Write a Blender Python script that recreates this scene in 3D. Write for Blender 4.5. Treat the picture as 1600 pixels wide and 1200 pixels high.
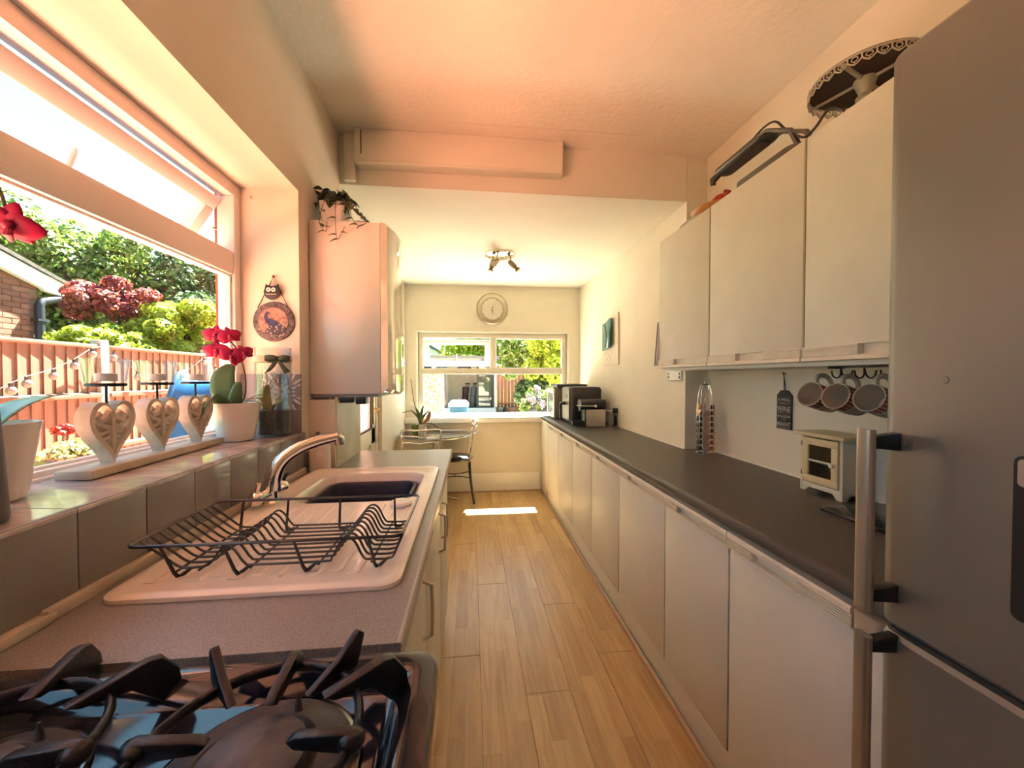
import bpy, bmesh, math, random
import numpy as np
from mathutils import Matrix, Vector

# ------------------------------------------------------------------ clear
for o in list(bpy.data.objects):
    bpy.data.objects.remove(o, do_unlink=True)
scene = bpy.context.scene
COL = scene.collection
R = math.radians
PI = math.pi

# ------------------------------------------------------------------ camera
HC = 1.34
cam_d = bpy.data.cameras.new('camera')
cam = bpy.data.objects.new('camera', cam_d)
COL.objects.link(cam)
cam.location = (0, 0, HC)
cam.rotation_euler = (PI / 2 - 0.01896, 0, -0.1065)
cam_d.sensor_width = 36
cam_d.lens = 13.5
cam_d.clip_start = 0.02
cam_d.clip_end = 200
scene.camera = cam

# ------------------------------------------------------------------ world, sun, exposure
world = bpy.data.worlds.new('sky')
scene.world = world
world.use_nodes = True
wn = world.node_tree
wn.nodes.clear()
w_out = wn.nodes.new('ShaderNodeOutputWorld')
w_bg = wn.nodes.new('ShaderNodeBackground')
w_tc = wn.nodes.new('ShaderNodeTexCoord')
w_sep = wn.nodes.new('ShaderNodeSeparateXYZ')
w_ramp = wn.nodes.new('ShaderNodeValToRGB')
w_ramp.color_ramp.elements[0].position = 0.0
w_ramp.color_ramp.elements[0].color = (0.62, 0.93, 1.05, 1)
w_ramp.color_ramp.elements[1].position = 0.75
w_ramp.color_ramp.elements[1].color = (0.33, 0.70, 1.08, 1)
wn.links.new(w_tc.outputs['Generated'], w_sep.inputs[0])
wn.links.new(w_sep.outputs['Z'], w_ramp.inputs['Fac'])
wn.links.new(w_ramp.outputs['Color'], w_bg.inputs['Color'])
wn.links.new(w_bg.outputs[0], w_out.inputs['Surface'])
w_bg.inputs['Strength'].default_value = 0.95

SUN_DIR = Vector((0.15, 0.51, 0.84)).normalized()     # towards the sun
sun_d = bpy.data.lights.new('sun_offscreen', 'SUN')
sun_d.energy = 54
sun_d.angle = R(0.6)
sun_d.color = (1.0, 0.93, 0.80)
sun = bpy.data.objects.new('sun_offscreen', sun_d)
COL.objects.link(sun)
sun.location = (3, 6, 9)
sun.rotation_euler = SUN_DIR.to_track_quat('Z', 'Y').to_euler()

vs = scene.view_settings
vs.view_transform = 'Standard'
vs.look = 'None'
vs.gamma = 1
vs.use_curve_mapping = False
vs.exposure = 1.3

# ------------------------------------------------------------------ materials
MATS = {}
def mat(name, col, rough=0.5, metal=0.0, var=0.0, vscale=6.0, bump=0.0, bscale=80.0, coat=0.0,
        col2=None, island=0.0, stretch=None, spec=0.5, transl=0.0, aniso=0.0):
    if name in MATS:
        return MATS[name]
    m = bpy.data.materials.new(name)
    m.use_nodes = True
    nt = m.node_tree
    b = nt.nodes['Principled BSDF']
    b.inputs['Base Color'].default_value = (*col, 1)
    b.inputs['Roughness'].default_value = rough
    b.inputs['Metallic'].default_value = metal
    b.inputs['Coat Weight'].default_value = coat
    b.inputs['Coat Roughness'].default_value = 0.08
    b.inputs['Specular IOR Level'].default_value = spec
    tc = nt.nodes.new('ShaderNodeTexCoord')
    vec = tc.outputs['Object']
    if stretch:
        mp = nt.nodes.new('ShaderNodeMapping')
        mp.inputs['Scale'].default_value = stretch
        nt.links.new(vec, mp.inputs['Vector'])
        vec = mp.outputs['Vector']
    src = None
    if var > 0 or col2:
        n = nt.nodes.new('ShaderNodeTexNoise')
        n.inputs['Scale'].default_value = vscale
        n.inputs['Detail'].default_value = 5
        nt.links.new(vec, n.inputs['Vector'])
        rp = nt.nodes.new('ShaderNodeValToRGB')
        a = col if col2 is not None else tuple(max(0, c * (1 - var)) for c in col)
        c2 = col2 if col2 is not None else tuple(min(1, c * (1 + var)) for c in col)
        rp.color_ramp.elements[0].position = 0.35
        rp.color_ramp.elements[1].position = 0.65
        rp.color_ramp.elements[0].color = (*a, 1)
        rp.color_ramp.elements[1].color = (*c2, 1)
        nt.links.new(n.outputs['Fac'], rp.inputs['Fac'])
        src = rp.outputs['Color']
    if island > 0:
        g = nt.nodes.new('ShaderNodeNewGeometry')
        hs = nt.nodes.new('ShaderNodeHueSaturation')
        mr = nt.nodes.new('ShaderNodeMapRange')
        mr.inputs['To Min'].default_value = 1 - island
        mr.inputs['To Max'].default_value = 1 + island
        nt.links.new(g.outputs['Random Per Island'], mr.inputs['Value'])
        nt.links.new(mr.outputs[0], hs.inputs['Value'])
        mr2 = nt.nodes.new('ShaderNodeMapRange')
        mr2.inputs['To Min'].default_value = 0.5 - 0.03 * min(1, island * 2)
        mr2.inputs['To Max'].default_value = 0.5 + 0.03 * min(1, island * 2)
        nt.links.new(g.outputs['Random Per Island'], mr2.inputs['Value'])
        nt.links.new(mr2.outputs[0], hs.inputs['Hue'])
        if src is not None:
            nt.links.new(src, hs.inputs['Color'])
        else:
            hs.inputs['Color'].default_value = (*col, 1)
        src = hs.outputs['Color']
    if src is not None:
        nt.links.new(src, b.inputs['Base Color'])
    if bump > 0:
        n2 = nt.nodes.new('ShaderNodeTexNoise')
        n2.inputs['Scale'].default_value = bscale
        n2.inputs['Detail'].default_value = 4
        nt.links.new(vec, n2.inputs['Vector'])
        bp = nt.nodes.new('ShaderNodeBump')
        bp.inputs['Strength'].default_value = bump
        bp.inputs['Distance'].default_value = 0.01
        nt.links.new(n2.outputs['Fac'], bp.inputs['Height'])
        nt.links.new(bp.outputs[0], b.inputs['Normal'])
    if transl > 0:
        out = nt.nodes['Material Output']
        t = nt.nodes.new('ShaderNodeBsdfTranslucent')
        mx = nt.nodes.new('ShaderNodeMixShader')
        mx.inputs[0].default_value = transl
        if src is not None:
            nt.links.new(src, t.inputs['Color'])
        else:
            t.inputs['Color'].default_value = (*col, 1)
        nt.links.new(b.outputs[0], mx.inputs[1])
        nt.links.new(t.outputs[0], mx.inputs[2])
        nt.links.new(mx.outputs[0], out.inputs['Surface'])
    MATS[name] = m
    return m

def glass(name, tint=(0.96, 0.98, 0.97), rough=0.0, refl=1.0):
    if name in MATS:
        return MATS[name]
    m = bpy.data.materials.new(name)
    m.use_nodes = True
    nt = m.node_tree
    nt.nodes.clear()
    out = nt.nodes.new('ShaderNodeOutputMaterial')
    tr = nt.nodes.new('ShaderNodeBsdfTransparent')
    tr.inputs['Color'].default_value = (*tint, 1)
    gl = nt.nodes.new('ShaderNodeBsdfGlossy')
    gl.inputs['Roughness'].default_value = rough
    fr = nt.nodes.new('ShaderNodeLayerWeight')
    fr.inputs['Blend'].default_value = 0.5
    pw = nt.nodes.new('ShaderNodeMath')
    pw.operation = 'POWER'
    pw.inputs[1].default_value = 4.0
    mu = nt.nodes.new('ShaderNodeMath')
    mu.operation = 'MULTIPLY_ADD'
    mu.inputs[1].default_value = 0.6 * refl
    mu.inputs[2].default_value = 0.035 * refl
    nt.links.new(fr.outputs['Facing'], pw.inputs[0])
    mx = nt.nodes.new('ShaderNodeMixShader')
    nt.links.new(pw.outputs[0], mu.inputs[0])
    nt.links.new(mu.outputs[0], mx.inputs[0])
    nt.links.new(tr.outputs[0], mx.inputs[1])
    nt.links.new(gl.outputs[0], mx.inputs[2])
    nt.links.new(mx.outputs[0], out.inputs['Surface'])
    MATS[name] = m
    return m

# ------------------------------------------------------------------ mesh builder
class MB:
    def __init__(self):
        self.v, self.f, self.mi = [], [], []
        self.T = Matrix.Identity(4)
        self.cur = 0
    def add(self, vs, fs):
        b = len(self.v)
        T = self.T
        self.v += [tuple(T @ Vector(p)) for p in vs]
        self.f += [tuple(b + i for i in f) for f in fs]
        self.mi += [self.cur] * len(fs)
        return self
    def box(self, x0, y0, z0, x1, y1, z1):
        x0, x1 = min(x0, x1), max(x0, x1)
        y0, y1 = min(y0, y1), max(y0, y1)
        z0, z1 = min(z0, z1), max(z0, z1)
        return self.add([(x0, y0, z0), (x1, y0, z0), (x1, y1, z0), (x0, y1, z0), (x0, y0, z1), (x1, y0, z1), (x1, y1, z1), (x0, y1, z1)],
                        [(0, 3, 2, 1), (4, 5, 6, 7), (0, 1, 5, 4), (1, 2, 6, 5), (2, 3, 7, 6), (3, 0, 4, 7)])
    def lathe(self, prof, c=(0, 0, 0), n=24, ax=(0, 0, 1), cap0=True, cap1=True, sx=1.0, sy=1.0):
        q = Vector((0, 0, 1)).rotation_difference(Vector(ax).normalized()).to_matrix()
        c = Vector(c)
        vs, fs = [], []
        for r, z in prof:
            for i in range(n):
                a = 2 * PI * i / n
                vs.append(tuple(c + q @ Vector((r * math.cos(a) * sx, r * math.sin(a) * sy, z))))
        for k in range(len(prof) - 1):
            for i in range(n):
                j = (i + 1) % n
                fs.append((k * n + i, k * n + j, (k + 1) * n + j, (k + 1) * n + i))
        if cap0:
            fs.append(tuple(reversed(range(n))))
        if cap1:
            fs.append(tuple((len(prof) - 1) * n + i for i in range(n)))
        return self.add(vs, fs)
    def cyl(self, a, b, r, n=16, r2=None):
        a, b = Vector(a), Vector(b)
        d = b - a
        return self.lathe([(r, 0), (r if r2 is None else r2, d.length)], a, n, d)
    def sphere(self, c, rx, ry=None, rz=None, nu=16, nv=10):
        ry = rx if ry is None else ry
        rz = rx if rz is None else rz
        vs, fs = [], []
        for k in range(1, nv):
            t = PI * k / nv
            for i in range(nu):
                a = 2 * PI * i / nu
                vs.append((c[0] + rx * math.sin(t) * math.cos(a), c[1] + ry * math.sin(t) * math.sin(a), c[2] - rz * math.cos(t)))
        nr = nv - 1
        vs += [(c[0], c[1], c[2] - rz), (c[0], c[1], c[2] + rz)]
        for k in range(nr - 1):
            for i in range(nu):
                j = (i + 1) % nu
                fs.append((k * nu + i, k * nu + j, (k + 1) * nu + j, (k + 1) * nu + i))
        for i in range(nu):
            j = (i + 1) % nu
            fs.append((nr * nu, j, i))
            fs.append((nr * nu + 1, (nr - 1) * nu + i, (nr - 1) * nu + j))
        return self.add(vs, fs)
    def tube(self, path, r, n=8, closed=False, sy=1.0, up=None):
        P = [Vector(p) for p in path]
        L = len(P)
        rs = r if isinstance(r, (list, tuple)) else [r] * L
        vs, fs = [], []
        prev = None
        for k in range(L):
            if closed:
                d = (P[(k + 1) % L] - P[k - 1])
            else:
                d = P[min(k + 1, L - 1)] - P[max(k - 1, 0)]
            if d.length < 1e-9:
                d = Vector((0, 0, 1))
            d.normalize()
            if prev is None:
                ref = Vector(up) if up else (Vector((0, 0, 1)) if abs(d.z) < 0.9 else Vector((1, 0, 0)))
                u = d.cross(ref).normalized()
            else:
                u = (prev - d * prev.dot(d))
                u = u.normalized() if u.length > 1e-6 else d.orthogonal().normalized()
            prev = u
            w = u.cross(d).normalized()
            for i in range(n):
                a = 2 * PI * i / n
                vs.append(tuple(P[k] + u * (rs[k] * math.cos(a)) + w * (rs[k] * sy * math.sin(a))))
        m = L if closed else L - 1
        for k in range(m):
            k2 = (k + 1) % L
            for i in range(n):
                j = (i + 1) % n
                fs.append((k * n + i, k2 * n + i, k2 * n + j, k * n + j))
        if not closed:
            fs.append(tuple(range(n)))
            fs.append(tuple((L - 1) * n + i for i in reversed(range(n))))
        return self.add(vs, fs)
    def prism(self, poly, fn, d0, d1):
        """poly: 2-D outline; fn(a, b, d) -> 3-D point"""
        n = len(poly)
        vs = [fn(a, b, d0) for a, b in poly] + [fn(a, b, d1) for a, b in poly]
        fs = [tuple(range(n)), tuple(n + i for i in reversed(range(n)))]
        for i in range(n):
            j = (i + 1) % n
            fs.append((i, n + i, n + j, j))
        return self.add(vs, fs)
    def sheet(self, rows):
        """grid of points, rows of equal length"""
        n = len(rows[0])
        vs = [p for r in rows for p in r]
        fs = []
        for k in range(len(rows) - 1):
            for i in range(n - 1):
                fs.append((k * n + i, k * n + i + 1, (k + 1) * n + i + 1, (k + 1) * n + i))
        return self.add(vs, fs)
    def loft(self, rings, cap0=True, cap1=True):
        n = len(rings[0])
        vs = [p for r in rings for p in r]
        fs = []
        for k in range(len(rings) - 1):
            for i in range(n):
                j = (i + 1) % n
                fs.append((k * n + i, k * n + j, (k + 1) * n + j, (k + 1) * n + i))
        if cap0:
            fs.append(tuple(reversed(range(n))))
        if cap1:
            fs.append(tuple((len(rings) - 1) * n + i for i in range(n)))
        return self.add(vs, fs)

def rrect(x0, y0, x1, y1, r, seg=4):
    pts = []
    for cx, cy, a0 in ((x1 - r, y1 - r, 0), (x0 + r, y1 - r, 90), (x0 + r, y0 + r, 180), (x1 - r, y0 + r, 270)):
        for k in range(seg + 1):
            a = R(a0 + 90 * k / seg)
            pts.append((cx + r * math.cos(a), cy + r * math.sin(a)))
    return pts

def spline(pts, n=8):
    """Catmull-Rom through the points"""
    P = [Vector(p) for p in pts]
    out = []
    for i in range(len(P) - 1):
        p0, p1, p2, p3 = P[max(i - 1, 0)], P[i], P[i + 1], P[min(i + 2, len(P) - 1)]
        for k in range(n):
            t = k / n
            out.append(0.5 * ((2 * p1) + (-p0 + p2) * t + (2 * p0 - 5 * p1 + 4 * p2 - p3) * t * t + (-p0 + 3 * p1 - 3 * p2 + p3) * t ** 3))
    out.append(P[-1])
    return [tuple(p) for p in out]

ORG = {}
def obj(name, mb, mats, parent=None, bevel=0.0, smooth=True, ang=35, seg=2, keep=False):
    mats = mats if isinstance(mats, (list, tuple)) else [mats]
    me = bpy.data.meshes.new(name)
    if parent is not None:
        off = ORG.get(parent, Vector((0, 0, 0)))
    elif keep:
        off = Vector((0, 0, 0))
    else:
        a = np.array(mb.v)
        lo, hi = a.min(0), a.max(0)
        off = Vector(((lo[0] + hi[0]) / 2, (lo[1] + hi[1]) / 2, lo[2]))
    vs = [(p[0] - off.x, p[1] - off.y, p[2] - off.z) for p in mb.v]
    me.from_pydata(vs, [], mb.f)
    for m in mats:
        me.materials.append(m)
    if any(mb.mi):
        me.polygons.foreach_set('material_index', mb.mi)
    bm = bmesh.new()
    bm.from_mesh(me)
    if len(bm.faces) < 60000:
        bmesh.ops.recalc_face_normals(bm, faces=bm.faces)
    if bevel > 0:
        es = [e for e in bm.edges if len(e.link_faces) == 2 and e.calc_face_angle(0) > R(40)]
        if es:
            bmesh.ops.bevel(bm, geom=es, offset=bevel, segments=seg, affect='EDGES', profile=0.5, clamp_overlap=True)
    bm.to_mesh(me)
    bm.free()
    if smooth:
        me.polygons.foreach_set('use_smooth', [True] * len(me.polygons))
        me.set_sharp_from_angle(angle=R(ang))
    o = bpy.data.objects.new(name, me)
    COL.objects.link(o)
    if parent is not None:
        o.parent = parent
        ORG[o] = off
    else:
        o.location = off
        ORG[o] = off
    return o

def thing(name, label, cat, loc=(0, 0, 0), group=None):
    o = bpy.data.objects.new(name, None)
    o.empty_display_size = 0.05
    COL.objects.link(o)
    o.location = loc
    ORG[o] = Vector(loc)
    return tag(o, label, cat, group)

def tag(o, label, cat, group=None, kind=None):
    o['label'] = label
    o['category'] = cat
    if group:
        o['group'] = group
    if kind:
        o['kind'] = kind
    return o

def struct(o, label=None, cat=None):
    o['kind'] = 'structure'
    if label:
        o['label'] = label
        o['category'] = cat or 'structure'
    return o

def kids(o):
    return [c for c in bpy.data.objects if c.parent is o]

def copy_tree(o, loc=None, rotz=None, parent=None):
    c = o.copy()
    COL.objects.link(c)
    c.parent = parent
    for ch in CH.get(o, kids(o)):
        copy_tree(ch, parent=c)
    if loc is not None:
        c.location = loc
    if rotz is not None:
        c.rotation_euler = (0, 0, rotz)
    return c
CH = {}

# ------------------------------------------------------------------ palette
WALL = mat('wall_paint', (0.80, 0.745, 0.625), 0.7, var=0.03, vscale=3, bump=0.08, bscale=25)
CEIL = mat('ceiling_paint', (0.83, 0.775, 0.66), 0.8, var=0.03, vscale=2.5, bump=0.35, bscale=38)
CEIL2 = mat('smooth_ceiling_paint', (0.85, 0.80, 0.68), 0.75, var=0.03, vscale=2, bump=0.06, bscale=9)
UPVC = mat('white_upvc', (0.82, 0.80, 0.77), 0.3, var=0.02)
WHITE = mat('white_gloss', (0.85, 0.83, 0.79), 0.25)
TRIMW = mat('trim_paint', (0.86, 0.82, 0.72), 0.35)
CABL = mat('base_cabinet_laminate', (0.71, 0.68, 0.60), 0.45, var=0.03, vscale=4)
CABU = mat('wall_cabinet_laminate', (0.71, 0.68, 0.60), 0.5, var=0.025, vscale=9, bump=0.03, bscale=200)
STRIP = mat('handle_strip_plastic', (0.76, 0.69, 0.58), 0.4, var=0.04, vscale=30)
STRIPD = mat('door_edge_tan', (0.45, 0.36, 0.24), 0.5)
WTOP_R = mat('worktop_dark_laminate', (0.085, 0.075, 0.066), 0.42, var=0.12, vscale=120, bump=0.03, bscale=300)
WTOP_L = mat('worktop_speckled_laminate', (0.25, 0.25, 0.255), 0.30, var=0.28, vscale=420, bump=0.12, bscale=350)
TILE_G = mat('grey_wall_tile', (0.25, 0.25, 0.25), 0.3, var=0.04, vscale=3, coat=0.2)
GROUT = mat('grout', (0.42, 0.40, 0.37), 0.8)
CHROME = mat('chrome', (0.82, 0.80, 0.77), 0.08, metal=1)
STEEL = mat('brushed_steel', (0.55, 0.54, 0.52), 0.3, metal=1, var=0.05, vscale=40, stretch=(1, 1, 30))
BLACKM = mat('black_plastic', (0.018, 0.018, 0.02), 0.35)
BLACKW = mat('black_wire_coat', (0.025, 0.025, 0.027), 0.3, coat=0.3)
CERAM = mat('white_ceramic', (0.84, 0.80, 0.75), 0.18, coat=0.4)
CREAM = mat('cream_paint', (0.74, 0.62, 0.36), 0.5, var=0.04)
CREAML = mat('cream_light_paint', (0.76, 0.70, 0.56), 0.5, var=0.04)
PANE = glass('window_glass', refl=0.55)
JARGLASS = glass('clear_glass', (0.95, 0.96, 0.96), refl=2.0)
ENAMEL = mat('black_enamel', (0.012, 0.014, 0.024), 0.1, coat=0.6)
IRON = mat('cast_iron', (0.007, 0.009, 0.015), 0.36, var=0.2, vscale=60, bump=0.15, bscale=150)
# ================================================================== THE ROOM
XL, XL2 = -0.71, -0.745          # left wall planes (kitchen, extension)
XR, XR2 = 1.42, 1.29             # right wall planes (kitchen, extension)
YB, YF = -1.0, 4.47              # wall behind the camera, far wall
YS = 2.2                         # step between kitchen and extension
ZC, ZC2 = 2.655, 2.39            # ceilings
ZS = 1.104                       # left window sill
WIN0, WIN1, WTOP = -0.30, 1.69, 2.11
SILLF = 0.895

# ---- floor
def wood_mat():
    m = bpy.data.materials.new('laminate_oak')
    m.use_nodes = True
    nt = m.node_tree
    b = nt.nodes['Principled BSDF']
    N = nt.nodes.new
    L = nt.links.new
    geo = N('ShaderNodeNewGeometry')
    sep = N('ShaderNodeSeparateXYZ')
    L(geo.outputs['Position'], sep.inputs[0])
    def math_(op, a, b_=None, c=None):
        n = N('ShaderNodeMath')
        n.operation = op
        for i, s in enumerate((a, b_, c)):
            if s is None:
                continue
            if isinstance(s, (int, float)):
                n.inputs[i].default_value = s
            else:
                L(s, n.inputs[i])
        return n.outputs[0]
    sx = math_('FLOOR', math_('DIVIDE', math_('ADD', sep.outputs['X'], 0.15), 0.19 / 3))
    wn1 = N('ShaderNodeTexWhiteNoise')
    wn1.noise_dimensions = '1D'
    L(sx, wn1.inputs['W'])
    py = math_('FLOOR', math_('DIVIDE', math_('ADD', sep.outputs['Y'], math_('MULTIPLY', wn1.outputs['Value'], 3.0)), 0.62))
    cmb = N('ShaderNodeCombineXYZ')
    L(sx, cmb.inputs[0])
    L(py, cmb.inputs[1])
    wn2 = N('ShaderNodeTexWhiteNoise')
    wn2.noise_dimensions = '3D'
    L(cmb.outputs[0], wn2.inputs['Vector'])
    rp = N('ShaderNodeValToRGB')
    e = rp.color_ramp.elements
    e[0].position, e[0].color = 0.0, (0.47, 0.295, 0.125, 1)
    e[1].position, e[1].color = 1.0, (0.60, 0.41, 0.195, 1)
    e2 = rp.color_ramp.elements.new(0.5)
    e2.color = (0.54, 0.35, 0.155, 1)
    L(wn2.outputs['Value'], rp.inputs['Fac'])
    # grain
    mp = N('ShaderNodeMapping')
    mp.inputs['Scale'].default_value = (34, 2.2, 1)
    addv = N('ShaderNodeVectorMath')
    addv.operation = 'ADD'
    sc = N('ShaderNodeVectorMath')
    sc.operation = 'SCALE'
    sc.inputs['Scale'].default_value = 7.0
    L(wn2.outputs['Color'], sc.inputs[0])
    L(geo.outputs['Position'], mp.inputs['Vector'])
    L(mp.outputs[0], addv.inputs[0])
    L(sc.outputs[0], addv.inputs[1])
    nz = N('ShaderNodeTexNoise')
    nz.inputs['Scale'].default_value = 1.0
    nz.inputs['Detail'].default_value = 7
    nz.inputs['Distortion'].default_value = 1.6
    L(addv.outputs[0], nz.inputs['Vector'])
    gr = N('ShaderNodeValToRGB')
    gr.color_ramp.elements[0].position, gr.color_ramp.elements[0].color = 0.3, (0.80, 0.75, 0.68, 1)
    gr.color_ramp.elements[1].position, gr.color_ramp.elements[1].color = 0.62, (1.08, 1.06, 1.03, 1)
    L(nz.outputs['Fac'], gr.inputs['Fac'])
    mx = N('ShaderNodeMix')
    mx.data_type = 'RGBA'
    mx.blend_type = 'MULTIPLY'
    mx.inputs['Factor'].default_value = 0.8
    L(rp.outputs['Color'], mx.inputs['A'])
    L(gr.outputs['Color'], mx.inputs['B'])
    L(mx.outputs['Result'], b.inputs['Base Color'])
    b.inputs['Roughness'].default_value = 0.30
    b.inputs['Specular IOR Level'].default_value = 0.55
    bp = N('ShaderNodeBump')
    bp.inputs['Strength'].default_value = 0.04
    bp.inputs['Distance'].default_value = 0.01
    L(nz.outputs['Fac'], bp.inputs['Height'])
    L(bp.outputs[0], b.inputs['Normal'])
    return m
WOOD = wood_mat()
SUB = mat('subfloor', (0.10, 0.06, 0.03), 0.8)
m = MB()
m.box(-1.01, YB - 0.2, -0.30, 1.6, YF + 0.3, -0.010)
floor = struct(obj('floor', m, SUB, keep=True, smooth=False))
rnd = random.Random(4)
bw, bl = 0.19, 1.24
offs = [0.35, 0.98, 0.10, 0.72, 0.30, 1.05, 0.55]
for i in range(6):
    x0 = -0.15 + i * bw
    y = YB + offs[i] - bl
    while y < YF - 0.001:
        a, b_ = max(y, YB), min(y + bl, YF)
        if b_ - a > 0.02:
            m = MB()
            lift = rnd.choice([0, 0, 0.0005, 0.001])
            m.box(x0 + 0.0006, a + 0.0008, -0.012, x0 + bw - 0.0006, b_ - 0.0008, lift)
            obj('plank', m, WOOD, floor, bevel=0.0008, smooth=False, seg=1)
        y += bl
# far floor strips under the table, left of the counter end
for i in range(3):
    x0 = -0.15 - (i + 1) * bw
    for (a, b_) in ((2.2, 2.2 + bl - 0.3 * i), (2.2 + bl - 0.3 * i, YF)):
        m = MB()
        m.box(x0 + 0.0006, a + 0.0008, -0.012, x0 + bw - 0.0006, b_ - 0.0008, 0)
        obj('plank', m, WOOD, floor, bevel=0.0008, smooth=False, seg=1)

# ---- walls
m = MB()
xo = -1.01
m.box(xo, YB, -0.3, XL, WIN1, ZS - 0.012)
m.box(xo, YB, WTOP, XL, WIN1, 2.95)
m.box(xo, YB, ZS - 0.012, XL, WIN0, WTOP)
m.box(xo, WIN1, -0.3, XL, YS, 2.95)
D0, D1, DT = 2.50, 3.33, 2.06
m.box(xo, YS, -0.3, XL2, D0, 2.95)
m.box(xo, D0, DT, XL2, D1, 2.95)
m.box(xo, D0, -0.3, XL2, D1, -0.01)
m.box(xo, D1, -0.3, XL2, YF + 0.28, 2.95)
struct(obj('wall_left', m, WALL, smooth=False, keep=True))

m = MB()
m.box(XR, YB, -0.3, XR + 0.3, YS, 2.95)
m.box(XR2, YS, -0.3, XR + 0.3, YF + 0.28, 2.95)
struct(obj('wall_right', m, WALL, smooth=False, keep=True))

WX0, WX1, WZ0, WZ1 = -0.60, 1.135, 0.875, 1.845       # far window opening
m = MB()
m.box(xo, YF, -0.3, 1.72, YF + 0.28, WZ0)
m.box(xo, YF, WZ1, 1.72, YF + 0.28, 2.95)
m.box(xo, YF, WZ0, WX0, YF + 0.28, WZ1)
m.box(WX1, YF, WZ0, 1.72, YF + 0.28, WZ1)
struct(obj('wall_far', m, WALL, smooth=False, keep=True))

m = MB()
m.box(xo, YB - 0.25, -0.3, 1.72, YB, 2.95)
struct(obj('wall_near', m, WALL, keep=True, smooth=False))

# ---- ceilings: the near one is textured, the far one drops as a step
m = MB()
m.box(xo, YB - 0.25, ZC, 1.72, YS + 0.05, ZC + 0.3)
struct(obj('ceiling_near', m, CEIL, keep=True, smooth=False))
m = MB()
m.box(xo, YS, ZC2, XR2 + 0.0, YF + 0.28, ZC + 0.3)
struct(obj('ceiling_far', m, CEIL2, bevel=0.004, keep=True, ang=50))
# pipe boxing along the step
m = MB()
m.box(-0.61, YS - 0.075, 2.475, 0.515, YS, ZC)
m.box(-0.68, YS - 0.03, 2.40, -0.62, YS, ZC)
struct(obj('trim_1', m, CEIL2, bevel=0.004, keep=True, ang=50))
m = MB()
m.box(-0.61, YS - 0.083, 2.472, 0.505, YS - 0.055, 2.486)
struct(obj('trim_2', m, CEIL2, bevel=0.003, keep=True))
m = MB()
m.box(-0.578, YS - 0.0765, 2.52, -0.573, YS - 0.0745, 2.645)
struct(obj('trim_3', m, mat('crack_dark', (0.10, 0.07, 0.04), 0.9), keep=True, smooth=False))
m = MB()
m.box(-0.12, 2.03, ZC - 0.0015, 0.90, 2.032, ZC)
m.box(0.72, 0.72, ZC - 0.002, 0.73, 1.55, ZC)
struct(obj('trim_4', m, CEIL, keep=True, smooth=False))

# ---- baseboards and quadrant beading
m = MB()
m.prism([(0, 0), (0.02, 0), (0.02, 0.17), (0.012, 0.185), (0.012, 0.20), (0.004, 0.215), (0, 0.215)], lambda a, b, d: (d, YF - a, b), XL2, 0.80)
struct(obj('baseboard_far', m, TRIMW, keep=True, ang=30))
BEAD = mat('beading_oak', (0.40, 0.24, 0.12), 0.4, var=0.15, vscale=5, stretch=(20, 1, 20))
m = MB()
m.prism([(0, 0), (0.018, 0), (0.015, 0.009), (0.009, 0.015), (0, 0.018)], lambda a, b, d: (0.815 - a, d, b), 0.66, 4.45)
struct(obj('trim_5', m, BEAD, keep=True, ang=30))
m = MB()
m.prism([(0, 0), (0.014, 0), (0.012, 0.008), (0.008, 0.012), (0, 0.014)], lambda a, b, d: (d, YF - 0.02 - a, b), -0.30, 0.80)
struct(obj('trim_6', m, BEAD, keep=True, ang=30))

# ---- grey tile upstand below the sill, each tile a piece of the wall
walll = bpy.data.objects['wall_left']
m = MB()
m.box(XL - 0.004, 0.30, 0.93, XL + 0.003, WIN1 + 0.03, ZS + 0.001)
gb = obj('grout_bed', m, GROUT, walll, smooth=False)
y = 0.909 - 0.147 * 5
k = 0
while y < 1.70:
    m = MB()
    m.box(XL + 0.001, y + 0.001, 0.952, XL + 0.009, min(y + 0.146, 1.715), ZS + 0.002)
    obj('tile', m, TILE_G, walll, bevel=0.0015)
    y += 0.147
# sill tiles
SILLT = mat('sill_tile_marbled', (0.66, 0.65, 0.66), 0.10, col2=(0.42, 0.40, 0.43), vscale=9, stretch=(1, 2.2, 1), coat=0.5)
SILLB = 0.012
y = 0.909 - 0.147 * 8
while y < 1.68:
    y1 = min(y + 0.1455, 1.688)
    m = MB()
    m.prism([(XL + 0.010, ZS), (XL + 0.010, ZS - 0.008), (-0.99, ZS - 0.008), (-0.99, ZS + SILLB)], lambda a, b, d: (a, d, b), max(y, -0.29), y1)
    if y1 > -0.28:
        obj('tile', m, SILLT, walll, bevel=0.001, smooth=False)
    y += 0.147
# splash tiles on the far reveal
TILE_R = mat('reveal_tile', (0.30, 0.275, 0.265), 0.25, var=0.05, vscale=4, coat=0.3)
TILE_P = mat('tile_print_white', (0.70, 0.66, 0.63), 0.3)
for (x0, x1, z0, z1) in ((-0.935, -0.853, ZS, 1.35), (-0.850, -0.705, ZS, 1.202)):
    m = MB()
    m.box(x0, WIN1 - 0.009, z0, x1, WIN1 + 0.002, z1)
    obj('tile', m, TILE_R, walll, bevel=0.0015)
m = MB()
px0, px1, pz0, pz1 = -0.850, -0.705, 1.205, 1.350
m.box(px0, WIN1 - 0.009, pz0, px1, WIN1 + 0.002, pz1)
pt = obj('tile', m, TILE_R, walll, bevel=0.0015)
pt['label'] = 'grey tile printed with a white eight-petal flower'
m = MB()
cx, cz, yy = (px0 + px1) / 2, (pz0 + pz1) / 2, WIN1 - 0.0092
def flat(pts):
    m.prism(pts, lambda a, b, d: (cx + a, d, cz + b), yy - 0.0006, yy + 0.0004)
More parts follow.
